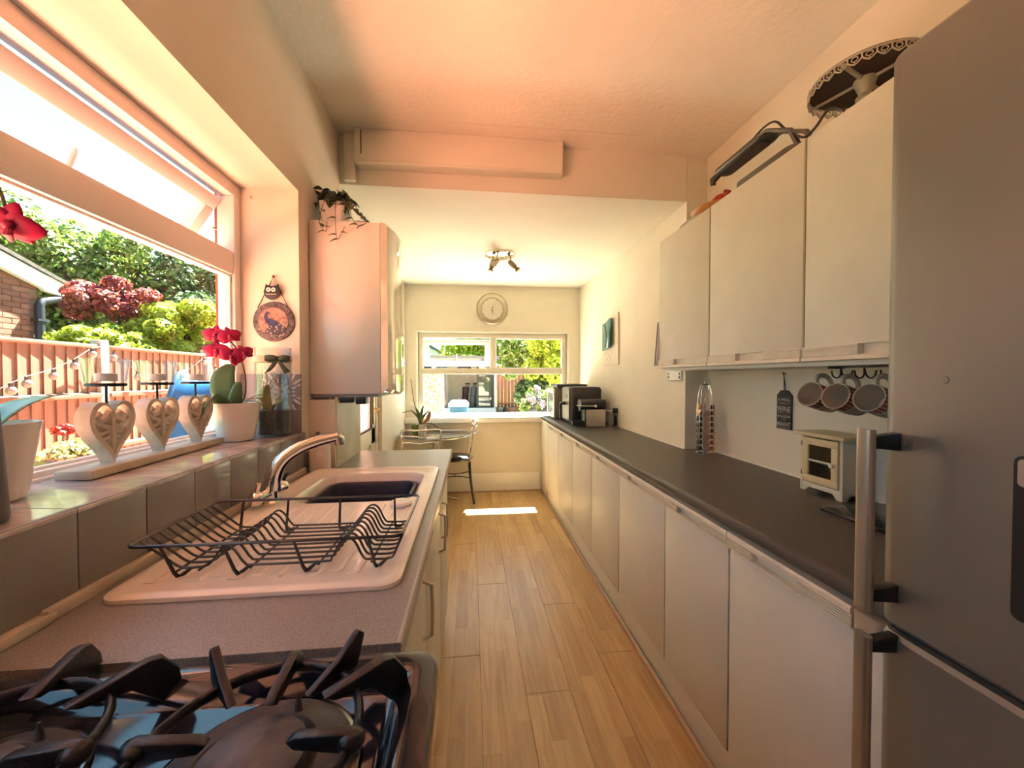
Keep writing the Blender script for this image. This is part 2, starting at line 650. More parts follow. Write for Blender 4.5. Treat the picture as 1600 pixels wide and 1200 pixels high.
def petal(ang, r0, r1, w):
    pts = []
    for s in range(12):
        t = s / 12 * 2 * PI
        rr = (r0 + r1) / 2 + (r1 - r0) / 2 * math.cos(t)
        tt = w * math.sin(t) * (0.75 - 0.25 * math.cos(t))
        pts.append((rr * math.cos(ang) - tt * math.sin(ang), rr * math.sin(ang) + tt * math.cos(ang)))
    flat(pts)
for k in range(8):
    petal(k * PI / 4, 0.005, 0.040 if k % 2 else 0.035, 0.0085)
for k in range(4):
    petal(k * PI / 2, 0.040, 0.052, 0.004)
    ca = k * PI / 2 + PI / 4
    for s in (-1, 1):
        petal(ca + s * 0.17, 0.054, 0.094, 0.0062)
        petal(ca + s * 0.40, 0.064, 0.080, 0.0040)
        # crescent scrolls
        pts = []
        ccx, ccz = 0.050 * math.cos(ca + s * 0.30), 0.050 * math.sin(ca + s * 0.30)
        for q in range(9):
            t = ca + s * (0.2 + 2.9 * q / 8)
            pts.append((ccx + 0.012 * math.cos(t), ccz + 0.012 * math.sin(t)))
        for q in reversed(range(9)):
            t = ca + s * (0.2 + 2.9 * q / 8)
            pts.append((ccx + 0.003 * math.cos(ca) + 0.0085 * math.cos(t), ccz + 0.003 * math.sin(ca) + 0.0085 * math.sin(t)))
        flat(pts)
obj('printed_flower', m, TILE_P, pt, smooth=False)
# white bead along the foot of the tiles, broken at the near end
m = MB()
m.box(XL, 0.70, 0.934, XL + 0.020, 1.70, 0.956)
m.prism([(0.60, 0.0), (0.70, 0.0), (0.712, 0.013), (0.655, 0.018), (0.60, 0.016)], lambda a, b, d: (d, a, 0.935 + b), XL, XL + 0.026)
struct(obj('trim_7', m, mat('aged_white_trim', (0.66, 0.58, 0.47), 0.5, var=0.08, vscale=14), keep=True, bevel=0.003))

# ---- kitchen window (left): frame, transom, fixed pane, top-hung vent standing open
def frame_rect(m, x0, x1, ya, yb, za, zb, w):
    m.box(x0, ya, za, x1, yb, za + w)
    m.box(x0, ya, zb - w, x1, yb, zb)
    m.box(x0, ya, za + w, x1, ya + w, zb - w)
    m.box(x0, yb - w, za + w, x1, yb, zb - w)
FX0, FX1 = -1.0, -0.935
m = MB()
m.box(FX0, WIN0, ZS - 0.004, FX1, WIN1, ZS + 0.030)
m.box(FX0, WIN0, WTOP - 0.05, FX1, WIN1, WTOP)
m.box(FX0, WIN0, ZS + 0.030, FX1, WIN0 + 0.05, WTOP - 0.05)
m.box(FX0, WIN1 - 0.042, ZS + 0.030, FX1, WIN1, WTOP - 0.05)
m.box(FX0, WIN0 + 0.05, 1.745, FX1, WIN1 - 0.05, 1.835)
win1 = struct(obj('window_1', m, UPVC, keep=True, bevel=0.004))
m = MB()
frame_rect(m, -0.958, -0.948, WIN0 + 0.045, WIN1 - 0.040, ZS + 0.026, 1.75, 0.012)
obj('glazing_bead', m, UPVC, win1, bevel=0.004)
m = MB()
m.box(-0.972, WIN0 + 0.05, ZS + 0.028, -0.966, WIN1 - 0.042, 1.748)
obj('pane', m, PANE, win1, smooth=False)
m = MB()
m.box(-0.94, WIN0 + 0.02, ZS + 0.004, -0.925, WIN1 - 0.002, ZS + 0.016)
obj('sill_bead', m, UPVC, win1, bevel=0.003)
# vent: hinged at the top, swung outwards
hz, hx, L, ang = 2.043, -0.985, 0.242, R(33)
def vent(a, d):      # a: distance down from hinge, d: thickness outwards
    return (hx - a * math.sin(ang) - d * math.cos(ang), hz - a * math.cos(ang) + d * math.sin(ang))
m = MB()
def vbox(a0, a1, d0, d1, y0, y1):
    q = [vent(a0, d0), vent(a1, d0), vent(a1, d1), vent(a0, d1)]
    m.prism(q, lambda a, b, d: (a, d, b), y0, y1)
vy0, vy1 = WIN0 + 0.045, WIN1 - 0.045
vbox(0, 0.05, -0.008, 0.05, vy0, vy1)
vbox(L - 0.055, L + 0.005, -0.008, 0.05, vy0, vy1)
vbox(0.05, L - 0.055, -0.008, 0.05, vy0, vy0 + 0.05)
vbox(0.05, L - 0.055, -0.008, 0.05, vy1 - 0.05, vy1)
sash = obj('vent_sash', m, UPVC, win1, bevel=0.005)
m = MB()
vbox(0.045, L - 0.05, 0.018, 0.024, vy0 + 0.045, vy1 - 0.045)
obj('vent_pane', m, PANE, sash, smooth=False)
m = MB()
hxx, hzz = vent(L - 0.03, -0.012)
m.box(hxx - 0.008, 1.12, hzz - 0.015, hxx + 0.010, 1.15, hzz + 0.015)
m.tube([(hxx + 0.012, 1.135, hzz), (hxx + 0.028, 1.138, hzz + 0.012), (hxx + 0.03, 1.15, hzz + 0.05), (hxx + 0.028, 1.165, hzz + 0.085), (hxx + 0.024, 1.172, hzz + 0.10)], [0.006, 0.009, 0.009, 0.0085, 0.007], 8)
obj('window_handle', m, UPVC, sash, bevel=0.001)
m = MB()
m.tube([(-0.955, vy1 + 0.018, 2.02), (-0.975, vy1 + 0.016, 1.95), (-1.02, vy1 + 0.012, 1.93)], 0.007, 6, sy=0.4)
m.tube([(-0.965, vy1 + 0.020, 1.86), (-0.985, vy1 + 0.016, 1.92), (-1.03, vy1 + 0.012, 1.935)], 0.007, 6, sy=0.4)
obj('friction_stay', m, mat('tarnished_hinge', (0.30, 0.24, 0.19), 0.45, metal=0.7, var=0.3), win1)
# worn red-brown sealant outside the far jamb
m = MB()
m.box(-1.030, WIN1 - 0.006, ZS, -1.011, WIN1 + 0.12, 2.15)
obj('brick_edge', m, mat('red_masonry', (0.22, 0.075, 0.04), 0.9, var=0.25, vscale=30, bump=0.5, bscale=60), walll, smooth=False)

# ---- far window
FY0, FY1 = YF + 0.02, YF + 0.085
m = MB()
def frame_xz(m, y0, y1, xa, xb, za, zb, w):
    m.box(xa, y0, za, xb, y1, za + w)
    m.box(xa, y0, zb - w, xb, y1, zb)
    m.box(xa, y0, za + w, xa + w, y1, zb - w)
    m.box(xb - w, y0, za + w, xb, y1, zb - w)
MX, TZ0, TZ1 = 0.255, 1.375, 1.435
frame_xz(m, FY0, FY1, WX0, WX1, WZ0 - 0.018, WZ1, 0.055)
m.box(WX0 + 0.05, FY0, TZ0, WX1 - 0.05, FY1, TZ1)
m.box(MX - 0.03, FY0, TZ1, MX + 0.03, FY1, WZ1 - 0.05)
UPV2 = mat('cream_upvc', (0.80, 0.75, 0.60), 0.3)
win2 = struct(obj('window_2', m, UPV2, keep=True, bevel=0.004))
m = MB()
frame_xz(m, FY0 - 0.006, FY0 + 0.01, WX0 + 0.045, WX1 - 0.045, WZ0 + 0.030, TZ0 + 0.008, 0.014)
frame_xz(m, FY0 - 0.006, FY0 + 0.01, MX + 0.024, WX1 - 0.045, TZ1 - 0.006, WZ1 - 0.048, 0.018)
obj('glazing_bead', m, WHITE, win2, bevel=0.003)
for (xa, xb, za, zb) in ((WX0 + 0.05, WX1 - 0.05, WZ0 + 0.034, TZ0), (MX + 0.03, WX1 - 0.05, TZ1, WZ1 - 0.05)):
    m = MB()
    m.box(xa, FY0 + 0.03, za, xb, FY0 + 0.036, zb)
    obj('pane', m, PANE, win2, smooth=False)
# top-hung light on the left, ajar
ang2 = R(24)
z_h, y_h = WZ1 - 0.085, FY0 + 0.03
vl = z_h - TZ1 - 0.005
def v2(a, d):
    return (y_h + a * math.sin(ang2) + d * math.cos(ang2), z_h - a * math.cos(ang2) + d * math.sin(ang2))
m = MB()
def vb(a0, a1, d0, d1, x0, x1):
    q = [v2(a0, d0), v2(a1, d0), v2(a1, d1), v2(a0, d1)]
    m.prism(q, lambda a, b, d: (d, a, b), x0, x1)
sx0, sx1 = WX0 + 0.058, MX - 0.036
vb(0, 0.05, -0.01, 0.04, sx0, sx1)
vb(vl - 0.05, vl, -0.01, 0.04, sx0, sx1)
vb(0.05, vl - 0.05, -0.01, 0.04, sx0, sx0 + 0.055)
vb(0.05, vl - 0.05, -0.01, 0.04, sx1 - 0.055, sx1)
s2 = obj('vent_sash', m, WHITE, win2, bevel=0.004)
m = MB()
vb(0.045, vl - 0.045, 0.01, 0.016, sx0 + 0.05, sx1 - 0.05)
obj('vent_pane', m, PANE, s2, smooth=False)
m = MB()
hy, hzv = v2(vl - 0.03, -0.014)
xm = (sx0 + sx1) / 2 - 0.01
m.box(xm - 0.045, hy - 0.006, hzv - 0.008, xm + 0.02, hy + 0.006, hzv + 0.008)
m.tube([(xm, hy - 0.01, hzv), (xm, hy - 0.02, hzv + 0.02), (xm + 0.002, hy - 0.014, hzv + 0.12)], 0.007, 8)
obj('window_handle', m, WHITE, s2, bevel=0.001)
# surround and inner ledge
m = MB()
m.box(WX0 - 0.022, YF - 0.012, WZ0, WX0, YF + 0.02, WZ1 + 0.02)
m.box(WX1, YF - 0.012, WZ0, WX1 + 0.022, YF + 0.02, WZ1 + 0.02)
m.box(WX0 - 0.022, YF - 0.012, WZ1, WX1 + 0.022, YF + 0.02, WZ1 + 0.022)
struct(obj('trim_8', m, mat('white_surround', (0.90, 0.88, 0.80), 0.4), keep=True, bevel=0.002))
m = MB()
m.box(XL2 + 0.001, YF - 0.07, 0.815, 0.835, YF + 0.03, 0.875)
struct(obj('trim_9', m, mat('white_ledge', (0.90, 0.88, 0.82), 0.35), keep=True, bevel=0.006))
m = MB()
m.box(WX0, FY1, WZ0 - 0.01, WX1, YF + 0.40, WZ0 + 0.005)
struct(obj('trim_10', m, mat('stone_sill', (0.62, 0.58, 0.50), 0.8), keep=True, bevel=0.004))

# ---- side door with obscured glass
OBSC = mat('obscured_glass', (0.86, 0.92, 0.90), 0.35, bump=0.6, bscale=120, transl=0.85)
dx0, dx1 = -0.85, -0.79
m = MB()
for (a0, a1, b0, b1) in ((D0, D1, 0.0, 0.05), (D0, D1, DT - 0.06, DT), (D0, D0 + 0.06, 0.05, DT - 0.06), (D1 - 0.06, D1, 0.05, DT - 0.06)):
    m.box(dx0 - 0.01, a0, b0, dx1 + 0.012, a1, b1)
door1 = struct(obj('door_1', m, UPVC, keep=True, bevel=0.004))
m = MB()
for (a0, a1, b0, b1) in ((D0 + 0.06, D1 - 0.06, 0.05, 0.20), (D0 + 0.06, D1 - 0.06, DT - 0.18, DT - 0.06), (D0 + 0.06, D1 - 0.06, 0.80, 0.93), (D0 + 0.06, D0 + 0.17, 0.2, DT - 0.18), (D1 - 0.17, D1 - 0.06, 0.2, DT - 0.18)):
    m.box(dx0, a0, b0, dx1, a1, b1)
m.box(dx0 + 0.02, D0 + 0.17, 0.20, dx1 - 0.02, D1 - 0.17, 0.80)
leaf = obj('door_leaf', m, UPVC, door1, bevel=0.004)
m = MB()
m.box(dx0 + 0.02, D0 + 0.165, 0.925, dx1 - 0.03, D1 - 0.165, DT - 0.175)
obj('pane', m, OBSC, leaf, smooth=False)
m = MB()
frame_rect(m, dx1 - 0.012, dx1 + 0.004, D0 + 0.16, D1 - 0.16, 0.92, DT - 0.17, 0.014)
obj('gasket', m, BLACKM, leaf)
m = MB()
m.box(dx1, D1 - 0.14, 0.96, dx1 + 0.012, D1 - 0.10, 1.18)
m.tube([(dx1 + 0.01, D1 - 0.12, 1.08), (dx1 + 0.05, D1 - 0.12, 1.08), (dx1 + 0.055, D1 - 0.22, 1.075)], 0.009, 8)
obj('door_handle', m, mat('brass', (0.62, 0.45, 0.18), 0.3, metal=1), leaf)

# ================================================================== LEFT RUN
WZ = 0.935
LX = -0.107
# ---- base units under the sink run
BAR = mat('satin_handle', (0.62, 0.58, 0.52), 0.35, metal=0.8)
CABS = mat('sink_cabinet_laminate', (0.71, 0.68, 0.60), 0.45, var=0.03, vscale=5)
for i, (a, b_, lab) in enumerate(((0.60, 1.13, 'cream base unit below the worktop next to the cooker'), (1.13, 1.655, 'cream base unit directly beneath the sink bowl'), (1.655, 2.15, 'cream base unit at the open end of the sink worktop'))):
    t = thing('base_unit', lab, 'cabinet', (-0.40, (a + b_) / 2, 0), 'base units under the sink worktop')
    m = MB()
    m.box(-0.695, a, 0.10, -0.150, b_ - 0.001, 0.895) if i != 1 else None
    if i == 1:
        m.box(-0.695, a, 0.10, -0.150, b_ - 0.001, 0.70)
        m.box(-0.165, a, 0.70, -0.150, b_ - 0.001, 0.895)
    obj('carcass', m, CABS, t, smooth=False)
    m = MB()
    m.box(-0.66, a, 0.0, -0.165, b_ - 0.001, 0.10)
    obj('plinth', m, CABS, t, smooth=False)
    m = MB()
    m.box(-0.150, a + 0.003, 0.11, -0.132, b_ - 0.004, 0.875)
    d = obj('door', m, CABS, t, bevel=0.002)
    m = MB()
    hy_ = b_ - 0.07 if i != 2 else a + 0.07
    m.tube([(-0.132, hy_, 0.62), (-0.108, hy_, 0.63), (-0.106, hy_, 0.70), (-0.108, hy_, 0.77), (-0.132, hy_, 0.78)], 0.005, 8)
    obj('bar_handle', m, BAR, d)
# ---- worktop with cut-out
m = MB()
hx0, hx1, hy0, hy1 = -0.600, -0.165, 1.235, 1.645
m.box(XL + 0.001, 0.592, 0.895, LX, hy0, WZ)
m.box(XL + 0.001, hy1, 0.895, LX, 2.165, WZ)
m.box(XL + 0.001, hy0, 0.895, hx0, hy1, WZ)
m.box(hx1, hy0, 0.895, LX, hy1, WZ)
wt = tag(obj('worktop', m, WTOP_L, smooth=False), 'speckled grey worktop holding the white sink under the window', 'worktop')
m = MB()
m.tube([(LX - 0.004, 0.593, WZ - 0.005), (LX - 0.004, 2.158, WZ - 0.005)], 0.006, 8)
obj('worn_edge', m, mat('worn_worktop_edge', (0.42, 0.41, 0.38), 0.3), wt)

# ---- sink
SX0, SX1, SY0, SY1 = -0.664, -0.138, 0.742, 1.712
BX0, BX1, BY0, BY1 = -0.578, -0.186, 1.255, 1.625
SINKM = mat('sink_composite_white', (0.83, 0.79, 0.74), 0.28, coat=0.3)
t = thing('kitchen_sink', 'white composite sink with ribbed drainer set in the speckled worktop', 'sink', (-0.40, 1.23, WZ))
def ring(x0, y0, x1, y1, r, z, seg=6):
    return [(a, b, z) for a, b in rrect(x0, y0, x1, y1, r, seg)]
m = MB()
zt = WZ + 0.013
m.loft([ring(SX0, SY0, SX1, SY1, 0.035, WZ + 0.001), ring(SX0, SY0, SX1, SY1, 0.035, zt - 0.004), ring(SX0 + 0.006, SY0 + 0.006, SX1 - 0.006, SY1 - 0.006, 0.032, zt),
        ring(SX0 + 0.022, SY0 + 0.022, SX1 - 0.022, SY1 - 0.022, 0.028, zt - 0.001),
        ring(SX0 + 0.030, SY0 + 0.030, SX1 - 0.030, SY1 - 0.030, 0.026, zt - 0.005),
        ring(BX0, BY0, BX1, BY1, 0.07, zt - 0.005), ring(BX0 + 0.008, BY0 + 0.008, BX1 - 0.008, BY1 - 0.008, 0.066, zt - 0.016),
        ring(BX0 + 0.014, BY0 + 0.014, BX1 - 0.014, BY1 - 0.014, 0.062, zt - 0.10), ring(BX0 + 0.024, BY0 + 0.024, BX1 - 0.024, BY1 - 0.024, 0.055, zt - 0.18)], cap0=False)
obj('basin', m, SINKM, t, ang=40)
for k in range(12):
    m = MB()
    x = -0.605 + k * 0.0375
    y1 = 1.215 if -0.60 < x < -0.16 else 1.20
    y0 = 0.80 + (0.012 if k % 2 else 0)
    m.prism([(-0.007, 0), (0.007, 0), (0.004, 0.0035), (-0.004, 0.0035)], lambda a, b, d: (x + a, d, zt - 0.0055 + b), y0, y1)
    m.prism([(-0.003, 0), (0.003, 0), (0.002, 0.003), (-0.002, 0.003)], lambda a, b, d: (d, y0 + a, zt - 0.0055 + b), x - 0.02, x)
    obj('drainer_rib', m, SINKM, t, ang=50)
m = MB()
m.lathe([(0.032, 0), (0.034, 0.008), (0.030, 0.014), (0.016, 0.016)], (-0.215, 1.205, zt - 0.004), 20)
obj('overflow_cover', m, WHITE, t)

t = thing('washing_up_bowl', 'dark navy plastic washing-up bowl inside the sink', 'bowl', (-0.38, 1.44, 0.77))
m = MB()
bx = (BX0 + 0.034, BY0 + 0.034, BX1 - 0.034, BY1 - 0.034)
def ins(d, z, r=0.05):
    return ring(bx[0] + d, bx[1] + d, bx[2] - d, bx[3] - d, r, z)
m.loft([ins(0.012, 0.772), ins(0.004, 0.905), ins(-0.008, 0.908), ins(-0.008, 0.916), ins(0.004, 0.916), ins(0.010, 0.90), ins(0.018, 0.784)])
obj('shell', m, mat('navy_plastic', (0.012, 0.018, 0.05), 0.4), t)

# ---- mixer tap
t = thing('mixer_tap', 'chrome kitchen mixer tap with a long arched spout at the back of the sink', 'tap', (-0.630, 1.27, zt - 0.003))
bxp = Vector((-0.628, 1.27, zt - 0.004))
m = MB()
m.lathe([(0.030, 0), (0.030, 0.006), (0.024, 0.012), (0.022, 0.035), (0.024, 0.055), (0.018, 0.066)], bxp, 20)
m.tube([tuple(bxp + Vector((-0.006, -0.052, 0.032))), tuple(bxp + Vector((0.006, 0.052, 0.032)))], 0.017, 12)
obj('tap_body', m, CHROME, t)
m = MB()
m.tube(spline([(-0.622, 1.272, 0.985), (-0.618, 1.275, 1.03), (-0.598, 1.287, 1.075), (-0.555, 1.31, 1.108), (-0.50, 1.338, 1.128), (-0.452, 1.362, 1.136)], 6),
       [0.026 - 0.010 * k / 30 for k in range(31)], 14)
m.tube([(-0.456, 1.360, 1.136), (-0.448, 1.364, 1.128), (-0.447, 1.365, 1.108)], [0.016, 0.017, 0.016], 12)
obj('spout', m, CHROME, t)
for s in (-1, 1):
    m = MB()
    c = bxp + Vector((0.006 * s, 0.064 * s, 0.034))
    m.sphere(c, 0.022, 0.020, 0.022)
    m.tube([tuple(c), tuple(c + Vector((0.006, 0.004 * s, 0.03))), tuple(c + Vector((0.012, 0.008 * s, 0.046)))], [0.009, 0.006, 0.007], 8)
    obj('tap_lever', m, CHROME, t)

# ---- wire dish rack on the drainer
t = thing('dish_rack', 'black wire dish rack standing on the sink drainer', 'dish rack', (-0.39, 0.92, zt))
RX0, RX1, RY0, RY1, RZ = -0.645, -0.140, 0.785, 1.055, 1.020
zb = 0.962
m = MB()
m.tube([(a, b, RZ) for a, b in rrect(RX0, RY0, RX1, RY1, 0.018, 4)], 0.0035, 8, closed=True)
obj('rim', m, BLACKW, t)
nw = 10
for k in range(nw):
    y = RY0 + 0.032 + (RY1 - RY0 - 0.064) * k / (nw - 1)
    pr = [(RX0 + 0.001, RZ), (-0.600, 0.985), (-0.575, zb + 0.004), (-0.555, zb), (-0.520, zb + 0.004), (-0.500, zb + 0.030), (-0.485, zb + 0.040), (-0.470, zb + 0.030), (-0.452, zb + 0.004), (-0.430, zb),
          (-0.300, zb), (-0.285, zb + 0.006), (-0.268, zb + 0.038), (-0.252, zb + 0.046), (-0.238, zb + 0.036), (-0.222, zb + 0.004), (-0.205, zb), (-0.170, zb), (-0.158, zb + 0.012), (RX1 - 0.001, RZ)]
    m = MB()
    m.tube(spline([(x, y, z) for x, z in pr], 3), 0.0024, 6)
    obj('wire', m, BLACKW, t)
for x in (-0.575, -0.535, -0.44, -0.31, -0.205):
    m = MB()
    m.tube([(x, RY0 + 0.028, zb - 0.004), (x, RY1 - 0.028, zb - 0.004)], 0.0026, 6)
    obj('cross_wire', m, BLACKW, t)
for y, s in ((RY0, 1), (RY1, -1)):
    for x in (-0.585, -0.475, -0.345, -0.205):
        m = MB()
        m.tube([(x, y, RZ), (x + 0.006, y + s * 0.026, zb - 0.006), (x + 0.010, y + s * 0.030, zt - 0.002), (x + 0.014, y + s * 0.034, zt - 0.002), (x + 0.030, y + s * 0.040, zb - 0.003)], [0.0026, 0.0034, 0.0042, 0.0042, 0.003], 6)
        obj('foot', m, BLACKW, t)

# ---- soap dispenser
t = thing('soap_dispenser', 'pale plastic soap dispenser with chrome pump behind the tap', 'dispenser', (-0.655, 1.745, WZ))
m = MB()
m.loft([ring(-0.693, 1.712, -0.612, 1.768, 0.016, z) for z in (WZ + 0.001, WZ + 0.10)] + [ring(-0.690, 1.715, -0.615, 1.765, 0.016, WZ + 0.108)])
obj('bottle', m, mat('pale_plastic', (0.74, 0.69, 0.63), 0.35), t)
m = MB()
m.lathe([(0.024, 0), (0.024, 0.012), (0.010, 0.015), (0.010, 0.030), (0.005, 0.032), (0.005, 0.050), (0.010, 0.052), (0.010, 0.058)], (-0.660, 1.74, WZ + 0.108), 16)
m.tube([(-0.660, 1.74, WZ + 0.155), (-0.640, 1.74, WZ + 0.15), (-0.636, 1.74, WZ + 0.140)], 0.004, 6)
obj('pump', m, CHROME, t)
m = MB()
m.lathe([(0.015, 0), (0.015, 0.002)], (-0.642, 1.711, WZ + 0.075), 16, (0, -1, 0))
obj('label', m, WHITE, t, smooth=False)

# ---- pipe boxing below the boiler
BOXM = mat('boxing_paint', (0.72, 0.66, 0.56), 0.5, var=0.06, vscale=8)
t = thing('pipe_boxing', 'painted box panel hiding the pipes below the boiler', 'panel', (-0.655, 1.96, WZ))
m = MB()
m.box(XL + 0.001, 1.775, WZ, -0.600, 1.790, 1.238)
obj('panel', m, BOXM, t, smooth=False)
m = MB()
m.box(-0.612, 1.790, WZ, -0.597, 2.155, 1.238)
obj('panel', m, mat('boxing_marbled', (0.76, 0.70, 0.57), 0.45, col2=(0.58, 0.52, 0.40), vscale=5), t, smooth=False)
m = MB()
m.box(XL + 0.001, 1.790, 1.195, -0.612, 2.155, 1.205)
obj('lid', m, BOXM, t, smooth=False)

# ---- boiler
BOIL = mat('boiler_enamel', (0.82, 0.77, 0.70), 0.14, coat=0.5)
t = thing('boiler', 'white wall-hung boiler with a glossy bowed front cover', 'boiler', (-0.53, 1.95, 1.26))
m = MB()
m.box(XL + 0.002, 1.785, 1.262, -0.405, 2.155, 2.030)
obj('casing', m, BOIL, t, bevel=0.004)
m = MB()
def bow(y):
    s = (y - 1.780) / 0.38
    return 0.030 * math.sin(PI * min(1, max(0, s))) ** 0.75
def cover(z0, z1):
    rings = []
    for z, ins_ in ((z0, 0.012), (z0 + 0.012, 0), (z1 - 0.014, 0), (z1, 0.014)):
        r = []
        ys = [1.780 + 0.38 * k / 14 for k in range(15)]
        for y in ys:
            r.append((-0.372 + bow(y) - ins_, y, z - (0.022 * math.sin(PI * (y - 1.78) / 0.38) if z < 1.3 else 0)))
        r += [(-0.402, ys[-1], z), (-0.402, ys[0], z)]
        rings.append(r)
    m.loft(rings)
cover(1.275, 2.028)
fc = obj('front_cover', m, mat('boiler_mirror_front', (0.80, 0.77, 0.66), 0.06, metal=0.35, coat=0.8), t, ang=40)
m = MB()
m.box(-0.376, 1.781, 1.335, -0.3695, 1.783, 1.340)
m.tube([(-0.367 + bow(1.80 + 0.022 * k), 1.80 + 0.022 * k, 1.352) for k in range(16)], 0.0016, 6)
obj('panel_seam', m, BLACKM, fc)
m = MB()
m.box(XL + 0.01, 1.80, 1.248, -0.42, 2.14, 1.262)
obj('control_underside', m, mat('boiler_base_metal', (0.35, 0.35, 0.35), 0.5), t, smooth=False)
for (x, y, zz) in ((-0.66, 1.86, 1.206), (-0.66, 1.93, 1.206), (-0.655, 2.0, 1.206), (-0.655, 2.06, 1.206)):
    m = MB()
    m.tube([(x, y, 1.25), (x, y, zz)], 0.0075, 8)
    obj('pipe', m, mat('copper', (0.60, 0.30, 0.18), 0.3, metal=1), t)
m = MB()
m.box(-0.59, 1.80, 1.222, -0.53, 1.85, 1.25)
m.box(-0.52, 1.80, 1.215, -0.475, 1.86, 1.25)
obj('valve_block', m, BLACKM, t, bevel=0.003)

# ---- trailing plant and upturned bowl on the boiler
LEAFD = mat('dark_leaf', (0.035, 0.055, 0.028), 0.32, var=0.3, vscale=20)
LEAFM = mat('olive_leaf', (0.10, 0.095, 0.035), 0.4, var=0.3, vscale=20)
def leaf_pts(m, base, d, length, width, droop=0.25, n=5, cup=0.15):
    """leaf blade as a bent sheet"""
    base, d = Vector(base), Vector(d).normalized()
    side = d.cross(Vector((0, 0, 1)))
    side = side.normalized() if side.length > 1e-3 else Vector((1, 0, 0))
    up = side.cross(d).normalized()
    rows = []
    for k in range(n + 1):
        s = k / n
        w = width * (math.sin(PI * (0.06 + 0.92 * s) ** 0.8) ** 0.8)
        c = base + d * (length * s) - Vector((0, 0, 1)) * (droop * length * s * s)
        rows.append([tuple(c - side * w / 2 + up * cup * w), tuple(c), tuple(c + side * w / 2 + up * cup * w)])
    m.sheet(rows)
def solid(o, th=0.0008):
    md = o.modifiers.new('thickness', 'SOLIDIFY')
    md.thickness = th
    md.offset = 0
    return o
t = thing('potted_plant', 'trailing dark-leaved plant in a white pot on top of the boiler', 'plant', (-0.625, 1.86, 2.031))
m = MB()
pc = (-0.625, 1.87)
m.loft([ring(pc[0] - w, pc[1] - w, pc[0] + w, pc[1] + w, 0.012, z) for w, z in ((0.045, 2.031), (0.055, 2.130), (0.048, 2.130), (0.045, 2.115))])
obj('pot', m, CERAM, t)
rnd = random.Random(11)
for k in range(64):
    a = rnd.uniform(0, 2 * PI)
    rr = rnd.uniform(0.01, 0.070)
    z = 2.165 + rnd.uniform(-0.02, 0.050) - rr * 0.25
    m = MB()
    leaf_pts(m, (pc[0] + rr * math.cos(a), pc[1] + rr * math.sin(a) * 0.8, z), (math.cos(a), math.sin(a), rnd.choice([rnd.uniform(-2.2, -0.6), rnd.uniform(-1.6, -0.4), rnd.uniform(-0.3, 0.5)])), rnd.uniform(0.036, 0.052), rnd.uniform(0.032, 0.044), 0.5, 4)
    solid(obj('leaf', m, LEAFD, t))
vines = [[(-0.64, 1.81, 2.14), (-0.645, 1.775, 2.09), (-0.655, 1.768, 2.01), (-0.630, 1.768, 1.975), (-0.625, 1.77, 2.02)],
         [(-0.60, 1.81, 2.14), (-0.59, 1.772, 2.06), (-0.585, 1.765, 1.96), (-0.575, 1.765, 1.945), (-0.55, 1.77, 2.0)],
         [(-0.58, 1.83, 2.13), (-0.54, 1.80, 2.09), (-0.52, 1.775, 2.04), (-0.49, 1.768, 2.005), (-0.46, 1.77, 2.02)]]
for vn in vines:
    m = MB()
    m.tube(spline(vn, 5), 0.0014, 5)
    st = obj('vine', m, mat('vine_stem', (0.16, 0.11, 0.06), 0.6), t)
    sp = spline(vn, 4)
    for q in range(2, len(sp), 3):
        m = MB()
        p = Vector(sp[q])
        a = rnd.uniform(-1, 1)
        leaf_pts(m, p, (a, -0.35, rnd.uniform(-0.3, 0.1)), 0.034, 0.022, 0.3, 4)
        solid(obj('leaf', m, LEAFM, st))
for k in range(7):
    m = MB()
    leaf_pts(m, (-0.555 + 0.012 * k, 1.80 + 0.006 * k, 2.125 - 0.013 * k), (rnd.uniform(0.2, 1), -0.6, -0.3), 0.050, 0.040, 0.4, 4)
    solid(obj('leaf', m, LEAFM, t))
m = MB()
m.lathe([(0.082, 0), (0.080, 0.015), (0.068, 0.050), (0.045, 0.078), (0.020, 0.088), (0.0, 0.089)], (-0.545, 2.02, 2.031), 24, cap1=False)
tag(obj('bowl', m, CERAM), 'white bowl turned upside down behind the trailing plant', 'bowl')

# ================================================================== COOKER
t = thing('gas_cooker', 'freestanding gas cooker with dark glossy enamel hob', 'cooker', (-0.37, 0.28, 0))
CX0, CX1, CY0, CY1 = -0.700, -0.046, -0.020, 0.583
m = MB()
m.box(CX0, CY0 + 0.005, 0.0, CX1 - 0.06, CY1 - 0.005, 0.885)
obj('oven_body', m, ENAMEL, t, bevel=0.006)
m = MB()
m.loft([ring(CX0, CY0, CX1, CY1, 0.035, 0.885), ring(CX0, CY0, CX1, CY1, 0.035, 0.922), ring(CX0 + 0.006, CY0 + 0.006, CX1 - 0.006, CY1 - 0.006, 0.032, 0.932),
        ring(CX0 + 0.022, CY0 + 0.022, CX1 - 0.030, CY1 - 0.022, 0.028, 0.935), ring(CX0 + 0.034, CY0 + 0.034, CX1 - 0.042, CY1 - 0.034, 0.026, 0.930),
        ring(CX0 + 0.050, CY0 + 0.050, CX1 - 0.060, CY1 - 0.050, 0.024, 0.908)])
obj('hob_top', m, ENAMEL, t, ang=45)
m = MB()
m.box(CX1 - 0.06, CY0 + 0.02, 0.78, CX1 - 0.030, CY1 - 0.02, 0.884)
fp = obj('control_panel', m, ENAMEL, t, bevel=0.004)
for k in range(6):
    m = MB()
    m.lathe([(0.022, 0), (0.020, 0.022), (0.010, 0.024)], (CX1 - 0.032, 0.05 + k * 0.092, 0.83), 16, (1, 0, 0))
    obj('knob', m, BLACKM, fp)
m = MB()
m.box(CX1 - 0.06, CY0 + 0.02, 0.12, CX1 - 0.035, CY1 - 0.02, 0.77)
